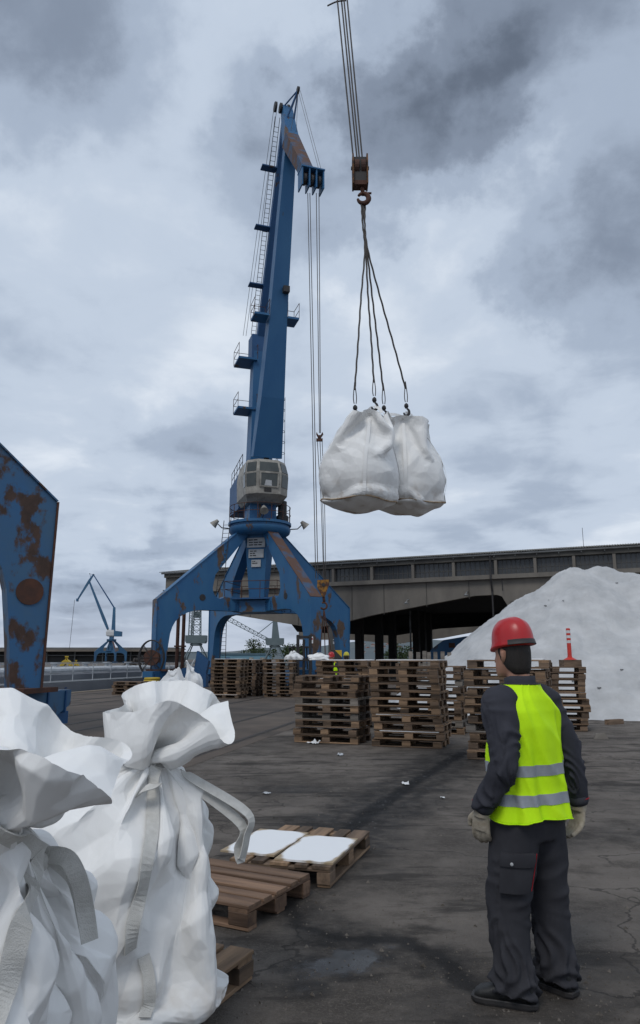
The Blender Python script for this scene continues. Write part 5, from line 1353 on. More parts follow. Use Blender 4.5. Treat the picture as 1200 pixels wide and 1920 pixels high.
def person(label, loc, rz, helmet='helmet', group=None, vest=True, turn=R(22)):
    t = thing('person', label, 'person', loc, rz, group)
    S_ = {-1: Vector((-.198, .0, 1.425)), 1: Vector((.198, .0, 1.425))}
    E_ = {-1: Vector((-.268, -.065, 1.135)), 1: Vector((.295, -.08, 1.13))}
    W_ = {-1: Vector((-.265, .085, .905)), 1: Vector((.345, -.09, .885))}
    # body (head, neck, torso core, wrists): one mesh
    hc = Vector((0, .045, 1.665)); Mh = Matrix.Rotation(turn, 3, 'Z')
    bm = MB()
    prof = [(-.115, .040, .045, .055), (-.095, .055, .070, .035), (-.06, .066, .088, .018), (-.02, .072, .097, .004), (.02, .0745, .10, -.002), (.06, .074, .099, -.004), (.10, .064, .085, -.006), (.125, .045, .06, -.006), (.137, .015, .02, -.006)]
    bm.loft([[hc + Mh @ (q - Vector(hc)) for q in ell_ring(hc + Vector((0, c, z_)), a, b, 32, 2.2)] for z_, a, b, c in prof])
    nb_ = MB(); bm.path([Vector((0, -.015, 1.42)), Vector((0, .0, 1.50)), Vector((0, .02, 1.60))], [.068, .060, .058], 24)
    f_ = lambda x, y, z_: hc + Mh @ Vector((x, y, z_))
    bm.path([f_(0, .095, .025), f_(0, .118, -.012), f_(0, .122, -.03), f_(0, .10, -.04)], [.010, .013, .017, .010], 10)      # nose
    bm.path([f_(-.024, .098, -.064), f_(0, .106, -.062), f_(.024, .098, -.064)], [.006, .009, .006], 8)                      # mouth
    for s in (-1, 1): bm.path([f_(s * .05, .078, .045), f_(s * .028, .098, .046), f_(s * .012, .10, .042)], [.008, .011, .008], 8)   # brow
    for s in (-1, 1):
        bm.path([f_(s * .074, -.005, -.035), f_(s * .084, -.018, -.01), f_(s * .087, -.022, .02), f_(s * .079, -.004, .028), f_(s * .077, .004, .0)], [.010, .013, .014, .012, .009], 10)
    bm.loft([ell_ring((0, 0, z_), a, b, 32) for z_, a, b in ((.92, .16, .11), (1.1, .15, .10), (1.3, .165, .105), (1.42, .15, .09), (1.47, .08, .07))])
    for s in (-1, 1):
        bm.path([S_[s], E_[s], W_[s], W_[s] + Vector((0, .012, -.05))], [.05, .04, .031, .030], 14)
        bm.path([Vector((s * .1, 0, .95)), Vector((s * .115, .02, .5)), Vector((s * .125, -.02, .08))], [.075, .05, .035], 14)
    body = bm.build('body', MT['skin'], t); remesh(body, .0075, 3)
    for s in (-1, 1):
        e_ = MB(); e_.lathe([(.0005, -.0115), (.0085, -.0075), (.0115, 0), (.0085, .0075), (.0005, .0115)], 12, f_(s * .031, .084, .018)); e_.build('eye', MT['sheet'], body, True)
    # hair: cap hugging the skull, down to the nape
    hm = MB()
    hm.loft([[hc + Mh @ (q - Vector(hc)) for q in ell_ring(hc + Vector((0, c, z_)), a, b, 32, 2.2)] for z_, a, b, c in ((-.10, .050, .030, -.062), (-.07, .068, .058, -.045), (-.03, .0785, .082, -.025), (.02, .081, .096, -.014), (.08, .076, .09, -.012), (.12, .05, .06, -.01))])
    ho = hm.build('hair', MT['hair'], t); remesh(ho, .008, 2)
    # helmet
    hh = MB(); n = 48; rings = []
    hz = hc.z + .052
    for z_, k in ((-.012, 1.06), (.0, 1.055), (.012, 1.0), (.045, .995), (.085, .93), (.115, .80), (.138, .58), (.150, .32), (.155, .06)):
        ring = []
        for i in range(n):
            a = 2 * math.pi * i / n; x_, y_ = math.cos(a), math.sin(a); r_ = k
            if k > 1.02: r_ *= 1 + (.16 * max(0, y_) ** 3)                      # peak in front
            q = Vector((.100 * r_ * x_, .126 * r_ * y_, z_ + (.0 if k < 1.02 else -.012 * max(0, y_) ** 2)))
            if k < .999:
                for xr in (-.045, 0, .045):                                      # raised ribs front to back
                    q.z += .006 * math.exp(-((q.x - xr) / .008) ** 2) * (1 - abs(k - .7))
            ring.append(Vector((hc.x, hc.y, hz)) + Mh @ (Matrix.Rotation(R(-7), 3, 'X') @ (q + Vector((0, -.012, 0)))))
        rings.append(ring)
    ho = hh.loft(rings).build('helmet', MT[helmet], t); md = ho.modifiers.new('s', 'SUBSURF'); md.levels = md.render_levels = 1; apply_mods(ho); ho.data.polygons.foreach_set('use_smooth', [True] * len(ho.data.polygons))
    bd = MB(); rr = []
    for z_, k in ((-.004, 1.085), (.022, 1.03), (.020, 1.01), (-.006, 1.05)):
        rr.append([Vector((hc.x, hc.y, hz)) + Mh @ (Matrix.Rotation(R(-7), 3, 'X') @ Vector((.100 * k * math.cos(a), .126 * k * math.sin(a) - .012, z_))) for a in [R(205 + q * 145 / 24) for q in range(25)]])
    bd.loft(rr + [rr[0]], cap=False, closed=False).build('helmet_strap', MT['steel_dark'], ho, True)
    # trousers
    tm_ = MB()
    tm_.loft([ell_ring((0, -.01, z_), a, b, 40) for z_, a, b in ((.74, .16, .12), (.82, .188, .138), (.88, .185, .132), (.95, .172, .12), (1.04, .16, .11))])
    tm_2 = limb([(-.10, -.005, .88), (-.115, .025, .66), (-.135, .045, .45), (-.155, .03, .22), (-.165, .015, .045)], [.118, .116, .102, .094, .104], flat=1.08); tm_.add(tm_2.v, tm_2.f)
    tm_2 = limb([(.10, -.01, .88), (.112, -.01, .66), (.12, -.015, .45), (.125, -.03, .22), (.125, -.035, .055)], [.114, .112, .098, .091, .100], flat=1.08); tm_.add(tm_2.v, tm_2.f)
    tr_ = tm_.build('trousers', MT['work2'], t); remesh(tr_, .010, 5)
    def tf_(P):
        lz = P[:, 2]; kz = np.interp(lz, [0, .18, .34, .5, .62, .9], [1.5, 1.25, .7, .8, .3, .15]); cx = np.where(P[:, 0] < 0, -.145, .122)
        A = P.copy(); A[:, 0] -= cx
        return (folds(A, (0, 0, 0), (.05, .1, 1), .115, .021, 3, .8) + folds(A, (0, 0, 0), (-.2, .1, 1), .21, .018, 5, 1.1)) * kz
    disp(tr_, tf_)
    # jacket: sleeves + collar + torso under the vest
    jm = MB()
    for s in (-1, 1):
        l_ = limb([S_[s] + Vector((-s * .07, .0, .015)), S_[s] + Vector((s * .01, 0, -.01)), S_[s].lerp(E_[s], .5) + Vector((s * .008, -.01, 0)), E_[s], E_[s].lerp(W_[s], .55) + Vector((0, -.008, 0)), W_[s] + Vector((0, -.006, .03)), W_[s]], [.072, .086, .078, .072, .066, .058, .052], flat=1.05); jm.add(l_.v, l_.f)
    jm.loft([ell_ring((0, 0, z_), a, b, 40) for z_, a, b in ((1.0, .18, .125), (1.2, .185, .13), (1.35, .19, .125), (1.44, .165, .10), (1.49, .10, .085))])
    ja = jm.build('jacket', MT['work'], t); remesh(ja, .009, 4)
    def jf(P):
        out = np.zeros(len(P))
        for s in (-1, 1):
            m = (P[:, 0] * s > .16)
            e = np.array(E_[s]); k = .45 + 1.1 * np.exp(-((P - e) ** 2).sum(1) / .02) + .9 * np.exp(-((P - np.array(W_[s]) - (0, 0, .06)) ** 2).sum(1) / .01)
            out += np.where(m, folds(P, tuple(e), (s * .1, .25, 1), .085, .022, 11 + s, .9) * k + folds(P, tuple(e), (s * .5, -.4, 1), .16, .016, 15 + s, 1.0), 0)
        return out
    disp(ja, jf)
    cm = MB(); rr = []
    for z_, k in ((1.475, 1.12), (1.50, 1.03), (1.535, 1.0), (1.558, 1.06), (1.556, 1.12), (1.53, 1.12), (1.49, 1.24)):
        rr.append([Vector((.078 * k * math.cos(a), .082 * k * math.sin(a) + .005 - .012 * math.sin(a) * (z_ > 1.52), z_ - .018 * max(0, math.sin(a)))) for a in [2 * math.pi * q / 40 for q in range(40)]])
    cm.loft(rr, cap=False).build('collar', MT['work'], ja, True)
    for s in (-1, 1):
        cu = MB(); d = (W_[s] - E_[s]).normalized(); cu.path([W_[s] - d * .035, W_[s] - d * .005, W_[s] + d * .012], [.056, .055, .046], 24); cu.build('cuff', MT['work'], ja, True)
    # vest surface
    Zs = [.85, .90, 1.0, 1.1, 1.2, 1.3, 1.38, 1.44, 1.48, 1.505, 1.52]
    As = [.228, .222, .214, .213, .215, .216, .205, .168, .128, .105, .094]
    Bs = [.180, .170, .156, .152, .153, .150, .138, .118, .100, .094, .092]
    def vs(z_, a, off=0.0):
        A, B = np.interp(z_, Zs, As), np.interp(z_, Zs, Bs)
        cx, sy = math.cos(a), math.sin(a); e = 2.7
        p = Vector((A * math.copysign(abs(cx) ** (2 / e), cx), B * math.copysign(abs(sy) ** (2 / e), sy), z_)); n_ = Vector((cx * B, sy * A, 0)).normalized()
        low = np.interp(z_, [.83, 1.0, 1.25, 1.45], [1.0, .75, .4, .1])
        w_ = low * (.011 * math.sin(a * 7 + 1.2 * math.sin(z_ * 5)) + .008 * math.sin(a * 13 + z_ * 4)) + .006 * math.sin(a * 4 + z_ * 13 + 1.5 * math.sin(z_ * 9)) + .008 * (1 - abs(math.sin(z_ * 15 + a * 5 + math.sin(a * 3)))) ** 2 
        # one deep hanging fold right of the spine
        w_ += .016 * low * math.exp(-((a - 5.05) / .10) ** 2) - .018 * low * math.exp(-((a - 5.22) / .09) ** 2)
        hem = .012 * math.sin(a * 3 + 1) * max(0, (.95 - z_) / .12)
        return p + n_ * (w_ + off) + Vector((0, 0, hem))
    if vest:
        n = 144; zz = np.linspace(.85, 1.515, 70)
        rings = [[vs(z_, 2 * math.pi * k / n) for k in range(n)] for z_ in zz]
        vo = MB().loft(rings, cap=False).build('vest', MT['vest'], t, True); md = vo.modifiers.new('t', 'SOLIDIFY'); md.thickness = .004; md.offset = -1; apply_mods(vo)
        for z0, z1 in ((.925, .978), (1.065, 1.118)):
            MB().loft([[vs(z_, 2 * math.pi * k / n, o_) for k in range(n)] for z_, o_ in ((z0, .0), (z0, .003), (z0 * .6 + z1 * .4, .003), (z0 * .3 + z1 * .7, .003), (z1, .003), (z1, 0))], cap=False).build('reflective_band', MT['band'], vo, 50)
        for z_, nm in ((.851, 'hem_piping'), (1.515, 'neck_piping')):
            MB().path([vs(z_, 2 * math.pi * k / 72, .001) for k in range(73)], .003, 5).build(nm, MT['vest'] if z_ < 1 else MT['steel_dark'], vo)
    # cargo pocket with flap and stud, red seam lines
    px_ = Vector((-.245, -.012, .66))
    pk = MB(); 
    def leg_s(a, z_, off): 
        cx = np.interp(z_, [.45, .66, .88], [-.135, -.115, -.10]); cy = np.interp(z_, [.45, .66, .88], [.045, .025, -.005]); r_ = np.interp(z_, [.45, .66, .88], [.112, .132, .137]) + off
        return Vector((cx + r_ * math.cos(a), cy + r_ * 1.08 * math.sin(a), z_))
    a0, a1 = R(185), R(262)
    for nm, z0, z1, o_ in (('cargo_pocket', .52, .665, .010), ('pocket_flap', .645, .705, .017)):
        rr = []
        for z_, oo in ((z0, -.015), (z0, o_), ((z0 + z1) / 2, o_ + .004), (z1, o_ - .002), (z1, -.015)):
            rr.append([leg_s(a0 + (a1 - a0) * k / 14, z_, oo if 0 < k < 14 else -.015) for k in range(15)])
        MB().loft(rr, cap=False, closed=False).build(nm, MT['work2'], tr_, 40)
    st = leg_s(R(212), .662, .02); MB().lathe([(.008, 0), (.008, .004), (.003, .006)], 12, (0, 0, 0)).build('stud', MT['plate'], tr_).matrix_local = Matrix.Translation(st) @ Vector((math.cos(R(212)), math.sin(R(212)), 0)).to_track_quat('Z', 'Y').to_matrix().to_4x4()
    MB().path([leg_s(a1, z_, .008) for z_ in (.705, .66, .6, .53)], .0025, 5).build('red_seam', MT['redtrim'], tr_)
    MB().path([Vector((.235, .03, z_)) for z_ in (.62, .57, .52)], .006, 6).build('red_seam', MT['redtrim'], tr_)
    MB().path([Vector((.0, -.135, z_)) + Vector((0, .02 * (z_ < .84), 0)) for z_ in (.95, .88, .82)], .002, 5).build('seat_seam', MT['work'], tr_)
    # gloves: palm, four fingers, thumb
    for s in (-1, 1):
        w0 = W_[s]; dn = Vector((s * .0, .16, -1)).normalized() if s < 0 else Vector((-.05, .08, -1)).normalized()
        fw = Vector((s * .25, .97, .15)); fw = (fw - dn * fw.dot(dn)).normalized(); sd_ = dn.cross(fw)        # fw: thumb side (forward), sd_: across the palm thickness
        if sd_.x * s > 0: sd_ = -sd_                       # towards the thigh (palm side)
        gm = MB()
        q = lambda a, b, c: w0 + dn * a + fw * b + sd_ * c
        gm.path([q(-.025, 0, 0), q(.01, 0, 0), q(.045, .0, 0)], [.050, .041, .040], 18)                    # gauntlet cuff
        rr = []
        for a, hw, th_, c in ((.02, .036, .026, 0), (.055, .044, .024, -.002), (.09, .049, .022, .002), (.115, .046, .019, .006)):
            rr.append([q(a, hw * math.cos(k / 20 * 2 * math.pi), c + th_ * math.sin(k / 20 * 2 * math.pi)) for k in range(20)])
        gm.loft(rr)
        for j, (b, ln) in enumerate(((.036, .078), (.012, .088), (-.012, .082), (-.035, .066))):
            cu_ = (.010, .030, .058) if s < 0 else (.02, .05, .075)
            gm.path(smooth_pts([q(.10, b, .004), q(.10 + ln * .42, b * 1.05, .004 + cu_[0]), q(.10 + ln * .76, b * 1.02, .004 + cu_[1]), q(.10 + ln * .95, b * .98, .004 + cu_[2])], 4), [.0135] * 8 + [.0125] * 4 + [.010], 10)
        gm.path(smooth_pts([q(.035, .03, .008), q(.065, .060, .018), q(.095, .070, .028), q(.118, .066, .034)], 4), [.017] * 7 + [.0145] * 4 + [.012, .010], 10)
        go = gm.build('glove', MT['glove'], t); remesh(go, .0048, 2)
        MB().path([q(-.025 + .004 * math.sin(3 * a), .051 * math.cos(a), .051 * math.sin(a)) for a in [k / 24 * 2 * math.pi for k in range(25)]], .0045, 6).build('glove_trim', MT['redtrim'], go)
        if s < 0:
            lm = link('lettering', text_mesh('Hand', .022, .0004), go); lm.data.materials.append(MT['ink'])
            zax = -sd_; xax = (dn * .25 + fw).normalized(); yax = zax.cross(xax); pz = q(.004, 0, -.050)
            lm.matrix_local = Matrix(((xax.x, yax.x, zax.x, pz.x), (xax.y, yax.y, zax.y, pz.y), (xax.z, yax.z, zax.z, pz.z), (0, 0, 0, 1)))
    # boots
    for s, c, ang in ((-1, Vector((-.165, .0, 0)), R(28)), (1, Vector((.125, -.045, 0)), R(-2))):
        Mb = Matrix.Rotation(ang, 3, 'Z'); bb = MB(); rr = []
        for y_, hw, h0, h1 in ((-.085, .030, .02, .10), (-.075, .040, .012, .13), (-.03, .044, .012, .145), (.03, .045, .016, .13), (.085, .047, .012, .098), (.14, .052, .012, .078), (.18, .048, .012, .066), (.205, .032, .016, .048)):
            rr.append([c + Mb @ Vector((hw * math.copysign(abs(math.cos(k)) ** .8, math.cos(k)), y_, h0 + (h1 - h0) * (.5 + .5 * math.copysign(abs(math.sin(k)) ** .8, math.sin(k))))) for k in [q_ / 24 * 2 * math.pi for q_ in range(24)]])
        bb.loft(rr); bb.path([c + Mb @ Vector((0, -.03, .09)), c + Mb @ Vector((0, -.03, .135))], [.05, .05], 20)
        bo = bb.build('boot', MT['boot'], t); remesh(bo, .007, 2)
        so = MB(); rr = []
        for z_, k in ((.0, .98), (.010, 1.04), (.026, 1.05), (.030, 1.0)):
            rr.append([c + Mb @ Vector((k * x_, k * (y_ - .05) + .05, z_)) for x_, y_ in ((-.030, -.09), (.030, -.09), (.046, -.06), (.047, .02), (.050, .10), (.056, .15), (.050, .19), (.030, .212), (-.030, .212), (-.050, .19), (-.056, .15), (-.050, .10), (-.047, .02), (-.046, -.06))])
        so.loft(rr).build('sole', MT['steel_dark'], bo)
        la = MB()
        for k in range(4): la.tube(c + Mb @ Vector((-.02, .05 + k * .02, .125 - k * .013)), c + Mb @ Vector((.02, .055 + k * .02, .125 - k * .013)), .0035, n=5)
        la.build('laces', MT['work'], bo)
    return t
pm = atZ(1008, 1868)
man = person('worker in red helmet and yellow high-visibility vest watching the hoisted bags', (pm.x, pm.y, .002), R(40), turn=R(-10))
# two workers far behind the stacks: only their helmets show
for px, hel, lab, q in ((622, 'helmet', 'far worker in a red helmet behind the pallet stacks', .6), (650, 'helmet_y', 'far worker in a yellow helmet behind the pallet stacks', 0)):
    c_ = copy_tree(man); Yw = 24.5; c_.location = (gx(px, Yw), Yw, .004); c_.rotation_euler = (0, 0, R(160) if q else R(10)); tag(c_, lab, 'person', 'far workers')
    for ch in c_.children:
        if ch.name.startswith('helmet') and hel == 'helmet_y':
            ch.data = ch.data.copy(); ch.data.materials.clear(); ch.data.materials.append(MT['helmet_y'])
# ------------------------------------------------------------------ things on and beyond the quay
def at_off(off, Y, z=0.0): return rail_pt(off, Y, z)
# barge moored along the quay
MT['hull'] = mat('hull_grey', (.20, .21, .23), (.155, .165, .185), .4, .6, .1, 5)
MT['hull_blue'] = mat('hull_blue', (.03, .07, .19), None, .5, .6)
MT['deck_gear'] = mat('deck_gear_pale', (.5, .52, .54), (.36, .38, .40), 2, .6)
bl, bw = 46.0, 8.0
bo = at_off(QEDGE - 4.6, 40)
t = thing('barge', 'grey tank barge with a blue waterline band and the number 5 moored at the quay', 'barge', (bo.x, bo.y, -1.5), RZ)
def hull(z0, z1, k=1.0): return MB().prism([(-bw / 2 * k, -bl / 2), (bw / 2 * k, -bl / 2), (bw / 2 * k, bl / 2 - 5), (bw / 4 * k, bl / 2), (-bw / 4 * k, bl / 2), (-bw / 2 * k, bl / 2 - 5)], (0, 0, z0), (1, 0, 0), (0, 1, 0), z1 - z0)
hull(-.6, .99).build('lower_hull', MT['hull_blue'], t)
hull(1.0, 1.95, 1.004).build('hull', MT['hull'], t)
hull(1.951, 2.0, .985).build('deck', mat('barge_deck', (.16, .17, .18), None, 1, .7), t)
cm_ = MB().box((0, 0, 2.15), (4.6, 34, .3)).build('coaming', MT['hull'], t)
for x in (-1.7, -.9, .9, 1.7): MB().tube((x, -17, 2.5), (x, 17, 2.5), .15, n=8).build('deck_pipe', MT['deck_gear'], t)
for k in range(13):
    y = -16 + k * 2.7; MB().lathe([(.3, 2.3), (.3, 2.65), (.12, 2.7), (.12, 2.85), (.25, 2.87), (.25, 2.92)], 10, (random.uniform(-1.2, 1.2), y, 0)).build('tank_valve', MT['deck_gear'], t)
for sx in (-3.8, 3.8):
    rl = MB()
    for z_ in (2.45, 2.9): rl.tube((sx, -21, z_), (sx, 17, z_), .025, n=4)
    for k in range(20): rl.tube((sx, -21 + 2 * k, 2), (sx, -21 + 2 * k, 2.9), .025, n=4)
    rl.build('railing', MT['deck_gear'], t)
nm = link('number', text_mesh('5', .62, .01), t); nm.data.materials.append(MT['hull_blue'])
pn = at_off(QEDGE - .6, 39); 
_q = Matrix.Rotation(-RZ, 3, 'Z') @ (atY(161, 1287, at_off(QEDGE - .6, 37).y) - bo)
nm.rotation_euler = (math.pi / 2, 0, math.pi / 2); nm.location = (bw / 2 * 1.004 + .004, _q.y, 1.5)
crn = MB()
for a, b in (((-.5, -14, 3), (-.5, -10, 4.6)), ((-.5, -10, 4.6), (-.5, -6, 3)), ((-.5, -14, 3), (-.5, -6, 3)), ((-.5, -12, 3), (-.5, -10, 4.6)), ((-.5, -8, 3), (-.5, -10, 4.6)), ((-.5, -10, 3), (-.5, -10, 4.6)), ((-.5, -14, 4.6), (-.5, -6, 4.6)), ((-.5, -14, 3), (-.5, -14, 4.6))):
    crn.tube(a, b, .06, n=5)
crn.build('deck_gantry', MT['deck_gear'], t)
# yellow grabs on the far quay
MT['yellow'] = mat('yellow_paint', (.50, .36, .03), (.38, .26, .03), 2, .6)
for px, s_, lab in ((125, 1.0, 'large yellow clamshell grab standing in front of the far shed'), (143, .6, 'small yellow grab next to the larger one on the far quay')):
    t = thing('grab', lab, 'grab', (gx(px, 165), 165, 0)); k = s_
    MB().prism([(-1.3 * k, 0), (-.9 * k, 1.0 * k), (-.35 * k, 1.4 * k), (.35 * k, 1.4 * k), (.9 * k, 1.0 * k), (1.3 * k, 0), (.4 * k, .15 * k), (0, .6 * k), (-.4 * k, .15 * k)], (0, .6 * k, 0), (1, 0, 0), (0, 0, 1), 1.2 * k).build('jaw', MT['yellow'], t)
    for sx in (-.3, .3): MB().tube((sx * k, 0, 1.3 * k), (0, 0, 2.1 * k), .12 * k, n=6).build('arm', MT['yellow'], t)
    MB().box((0, 0, 2.1 * k), (.7 * k, .5 * k, .3 * k)).build('head', MT['yellow'], t)
# lattice cranes on the next basin
MT['lattice'] = mat('grey_green_steel', (.13, .165, .175), (.10, .13, .14), .4, .7)
def lattice(m, a, b, wa, wb, nseg, r):
    a, b = Vector(a), Vector(b); d = (b - a).normalized(); u = d.cross(Vector((0, 1, 0))); u = Vector((1, 0, 0)) if u.length < .1 else u.normalized(); w = d.cross(u).normalized()
    prev = None
    for k in range(nseg + 1):
        c = a.lerp(b, k / nseg); h = (wa + (wb - wa) * k / nseg) / 2; q = [c + u * h + w * h, c - u * h + w * h, c - u * h - w * h, c + u * h - w * h]
        for i in range(4): m.tube(q[i], q[(i + 1) % 4], r * .6, n=4)
        if prev:
            for i in range(4): m.tube(prev[i], q[i], r, n=4); m.tube(prev[i], q[(i + 1) % 4], r * .55, n=4)
        prev = q
def small_crane(px, Y, sc, label, boom_to, tower=True, yellow=False):
    t = thing('lattice_crane', label, 'crane', (gx(px, Y), Y, 0)); t.scale = (sc,) * 3
    for sx in (-1, 1):
        for sy in (-1, 1): MB().tube((sx * 3.6, sy * 3.2, 0), (sx * 1.1, sy * 1.0, 5.4), .22, .16, n=6).build('portal_leg', MT['lattice'], t)
    br = MB()
    for sy in (-1, 1): br.tube((-3.2, sy * 2.9, .9), (3.2, sy * 2.9, .9), .12, n=5); br.tube((-1.9, sy * 1.7, 3.6), (1.9, sy * 1.7, 3.6), .1, n=5)
    br.build('brace', MT['lattice'], t)
    MB().lathe([(1.3, 5.3), (1.6, 5.5), (1.6, 5.8), (1.0, 5.9)], 18).build('slewing_ring', MT['lattice'], t)
    MB().prism([(-2.3, 5.9), (2.3, 5.9), (2.6, 6.4), (2.6, 7.9), (-2.6, 7.9), (-2.6, 6.4)], (0, 1.6, 0), (1, 0, 0), (0, 0, 1), 3.2).build('house', MT['lattice'], t)
    if tower:
        m = MB(); lattice(m, (0, 0, 7.9), (0, 0, 17.5), 2.0, 1.5, 7, .13); m.build('tower', MT['lattice'], t)
        MB().box((0, 0, 13.2), (1.5, 1.4, 1.6)).build('head_box', MT['lattice'], t)
        if yellow: MB().box((0, -.1, 15.0), (1.9, 1.6, 1.6)).build('cab', MT['yellow'], t)
        m = MB(); lattice(m, (-1.7, 0, 8.0), (-1.6, 0, 18), .7, .6, 8, .09); m.build('ladder_tower', MT['lattice'], t)
    else:
        MB().hexa([(-.9, -.8, 7.9), (1.3, -.8, 7.9), (1.3, .8, 7.9), (-.9, .8, 7.9), (-.6, -.5, 13.5), (.5, -.5, 13.5), (.5, .5, 13.5), (-.6, .5, 13.5)]).build('tower', MT['lattice'], t)
        m = MB(); lattice(m, (-1.5, 0, 7.2), boom_to, .8, 1.2, 10, .11); m.build('boom', MT['lattice'], t)
        MB().tube((-.4, 0, 12.8), Vector((-1.5, 0, 7.2)).lerp(Vector(boom_to), .3), .12, n=5).build('tie', MT['lattice'], t)
    return t
small_crane(367, 150, .80, 'grey lattice-tower crane seen front on between the blue portal legs', None, True, True)
small_crane(515, 165, .78, 'grey crane with its lattice boom lowered to one side, under the concrete girder', (-13.5, 0, 13.4), False)
# rust-red posts by the portal
pp = at_off(-7.8, 56)
for px, lab in ((331.5, 'rust-red steel post nearest the portal leg'), (342, 'rust-red steel post standing further from the portal leg')):
    t = thing('steel_post', lab, 'post', (gx(px, 45.5), 45.5, .004))
    MB().tube((0, 0, 0), (0, 0, 5.3), .11, n=10).build('shaft', MT['rust'], t)
    for z_ in (1.0, 2.4): MB().box((0, 0, z_), (.34, .34, .1)).build('collar', MT['rust'], t)
    MB().box((0, 0, .5), (.4, .4, .98)).build('base', MT['rust'], t)
# cable reel on the portal's left leg
t = thing('cable_reel', 'dark spoked cable reel next to the left leg of the tall crane', 'reel', (gx(284, 42.4), 42.4, .35))
for y_ in (-.14, .14):
    m = MB(); m.path([(.72 * math.cos(a), y_, 1.35 + 1.0 * math.sin(a)) for a in [k / 28 * 2 * math.pi for k in range(29)]], .035, 5)
    for k in range(8): a = k / 8 * 2 * math.pi; m.tube((0, y_, 1.35), (.72 * math.cos(a), y_, 1.35 + 1.0 * math.sin(a)), .022, n=4)
    m.build('rim', MT['steel_dark'], t)
MB().tube((0, -.13, 1.35), (0, .13, 1.35), .45, n=16).build('cable_drum', MT['rust'], t)
MB().box((0, 0, .1), (.3, .3, 1.0)).build('stand', MT['steel_dark'], t)
# blue pump unit and machinery under the portal
t = thing('pump_unit', 'blue machine with hoses standing under the tall crane', 'machine', (gx(352, 44), 44, .004))
MB().prism([(-1.6, 0), (1.2, 0), (1.2, .7), (.5, 1.2), (-.2, 1.1), (-.6, .75), (-1.6, .6)], (0, .5, 0), (1, 0, 0), (0, 0, 1), 1.0).build('body', MT['blue_dark'], t)
MB().hexa([(.5, -.45, 1.2), (1.15, -.45, .7), (1.15, .45, .7), (.5, .45, 1.2), (.6, -.4, 2.1), (1.3, -.4, 1.5), (1.3, .4, 1.5), (.6, .4, 2.1)]).build('hood', MT['blue_dark'], t)
MB().path(smooth_pts([(.5, -.5, 1.6), (.35, -.6, 1.2), (.5, -.6, .8), (.9, -.6, .5)], 5), .05, 6).build('hose', MT['deck_gear'], t)
for x in (-1.1, .6): MB().tube((x, -.52, .28), (x, .52, .28), .28, n=14).build('wheel', MT['steel_dark'], t)
# forklift mast and hazard board near the front portal leg
t = thing('forklift', 'forklift with a tall dark mast parked by the crane leg', 'forklift', (gx(570, 33), 33, .004), R(10))
for x in (-.28, .28): MB().box((x, 0, 1.35), (.12, .16, 2.7)).build('mast_rail', MT['steel_dark'], t)
for z_ in (.5, 1.6, 2.6): MB().box((0, 0, z_), (.7, .08, .12)).build('mast_crossbar', MT['steel_dark'], t)
MB().box((0, 1.3, .75), (1.1, 1.9, .8)).build('body', MT['blue'], t)
m = MB(); 
for x in (-.45, .45):
    for y in (.6, 1.8): m.tube((x, y, 1.1), (x * .9, y, 2.15), .04, n=5)
m.box((0, 1.2, 2.17), (1.0, 1.3, .06)); m.build('overhead_guard', MT['steel_dark'], t)
MB().tube((0, .05, .3), (0, .05, 2.5), .06, n=8).build('lift_cylinder', MT['steel_dark'], t)
MB().box((.05, .9, 1.5), (.35, .3, .5)).build('seat', MT['blue_dark'], t)
for x in (-.5, .5):
    for y in (.5, 2.0): MB().tube((x - .1, y, .3), (x + .1, y, .3), .3, n=14).build('wheel', MT['black'], t)
for x in (-.22, .22): MB().box((x, -.55, .1), (.1, 1.1, .05)).build('fork', MT['steel_dark'], t)
def hazard():
    m = bpy.data.materials.new('hazard_stripes'); m.use_nodes = True; N = m.node_tree.nodes; L = m.node_tree.links
    tc = N.new('ShaderNodeTexCoord'); w = N.new('ShaderNodeTexWave'); w.wave_type = 'BANDS'; w.bands_direction = 'DIAGONAL'; w.inputs['Scale'].default_value = .75; L.new(tc.outputs['Object'], w.inputs['Vector'])
    r = N.new('ShaderNodeValToRGB'); r.color_ramp.interpolation = 'CONSTANT'; r.color_ramp.elements[0].color = (.03, .03, .03, 1); r.color_ramp.elements[1].color = (.6, .38, .02, 1); r.color_ramp.elements[1].position = .5
    L.new(w.outputs['Fac'], r.inputs[0]); L.new(r.outputs[0], N['Principled BSDF'].inputs['Base Color']); return m
MT['hazard'] = hazard()
t = thing('hazard_board', 'black and yellow striped board behind the helmeted workers', 'board', (gx(631, 29), 29, .004))
MB().box((0, 0, 1.35), (.42, .05, 1.25)).build('panel', MT['hazard'], t)
for x in (-.15, .15): MB().box((x, .05, .4), (.05, .05, .8)).build('leg', MT['steel_dark'], t)
# sign plates on the crane leg and pier
for px, py, Y, lab, m_ in ((584.5, 1200, 39.9, 'small white and red notice on the front leg of the tall crane', 'sheet'), (626, 1203, 55.2, 'white notice on the concrete pier', 'sheet')):
    p = atY(px, py, Y); t = thing('notice_sign', lab, 'sign', p, R(-8)); MB().box((0, 0, 0), (.15, .02, .36)).build('panel', MT[m_], t)
    MB().box((0, -.012, .06), (.11, .006, .1)).build('symbol', MT['redtrim'] if Y < 45 else MT['ink'], t)
# upright grey slats (pallets stood on edge) by the heap
t = thing('slat_screen', 'row of upright grey wooden slats in front of the black columns', 'fence', (gx(806, 26.5), 26.5, .004))
for k in range(7):
    o = MB().box((0, 0, .92), (.14, .03, 1.84)).build('slat', MT['wood_grey'], t); o.location = (-.66 + k * .22, 0, random.uniform(-.05, .03) + .05); o.rotation_euler = (0, random.uniform(-.03, .03), 0)
for z_ in (.4, 1.4): MB().box((0, .045, z_), (1.55, .05, .12)).build('rail', MT['wood_grey'], t)
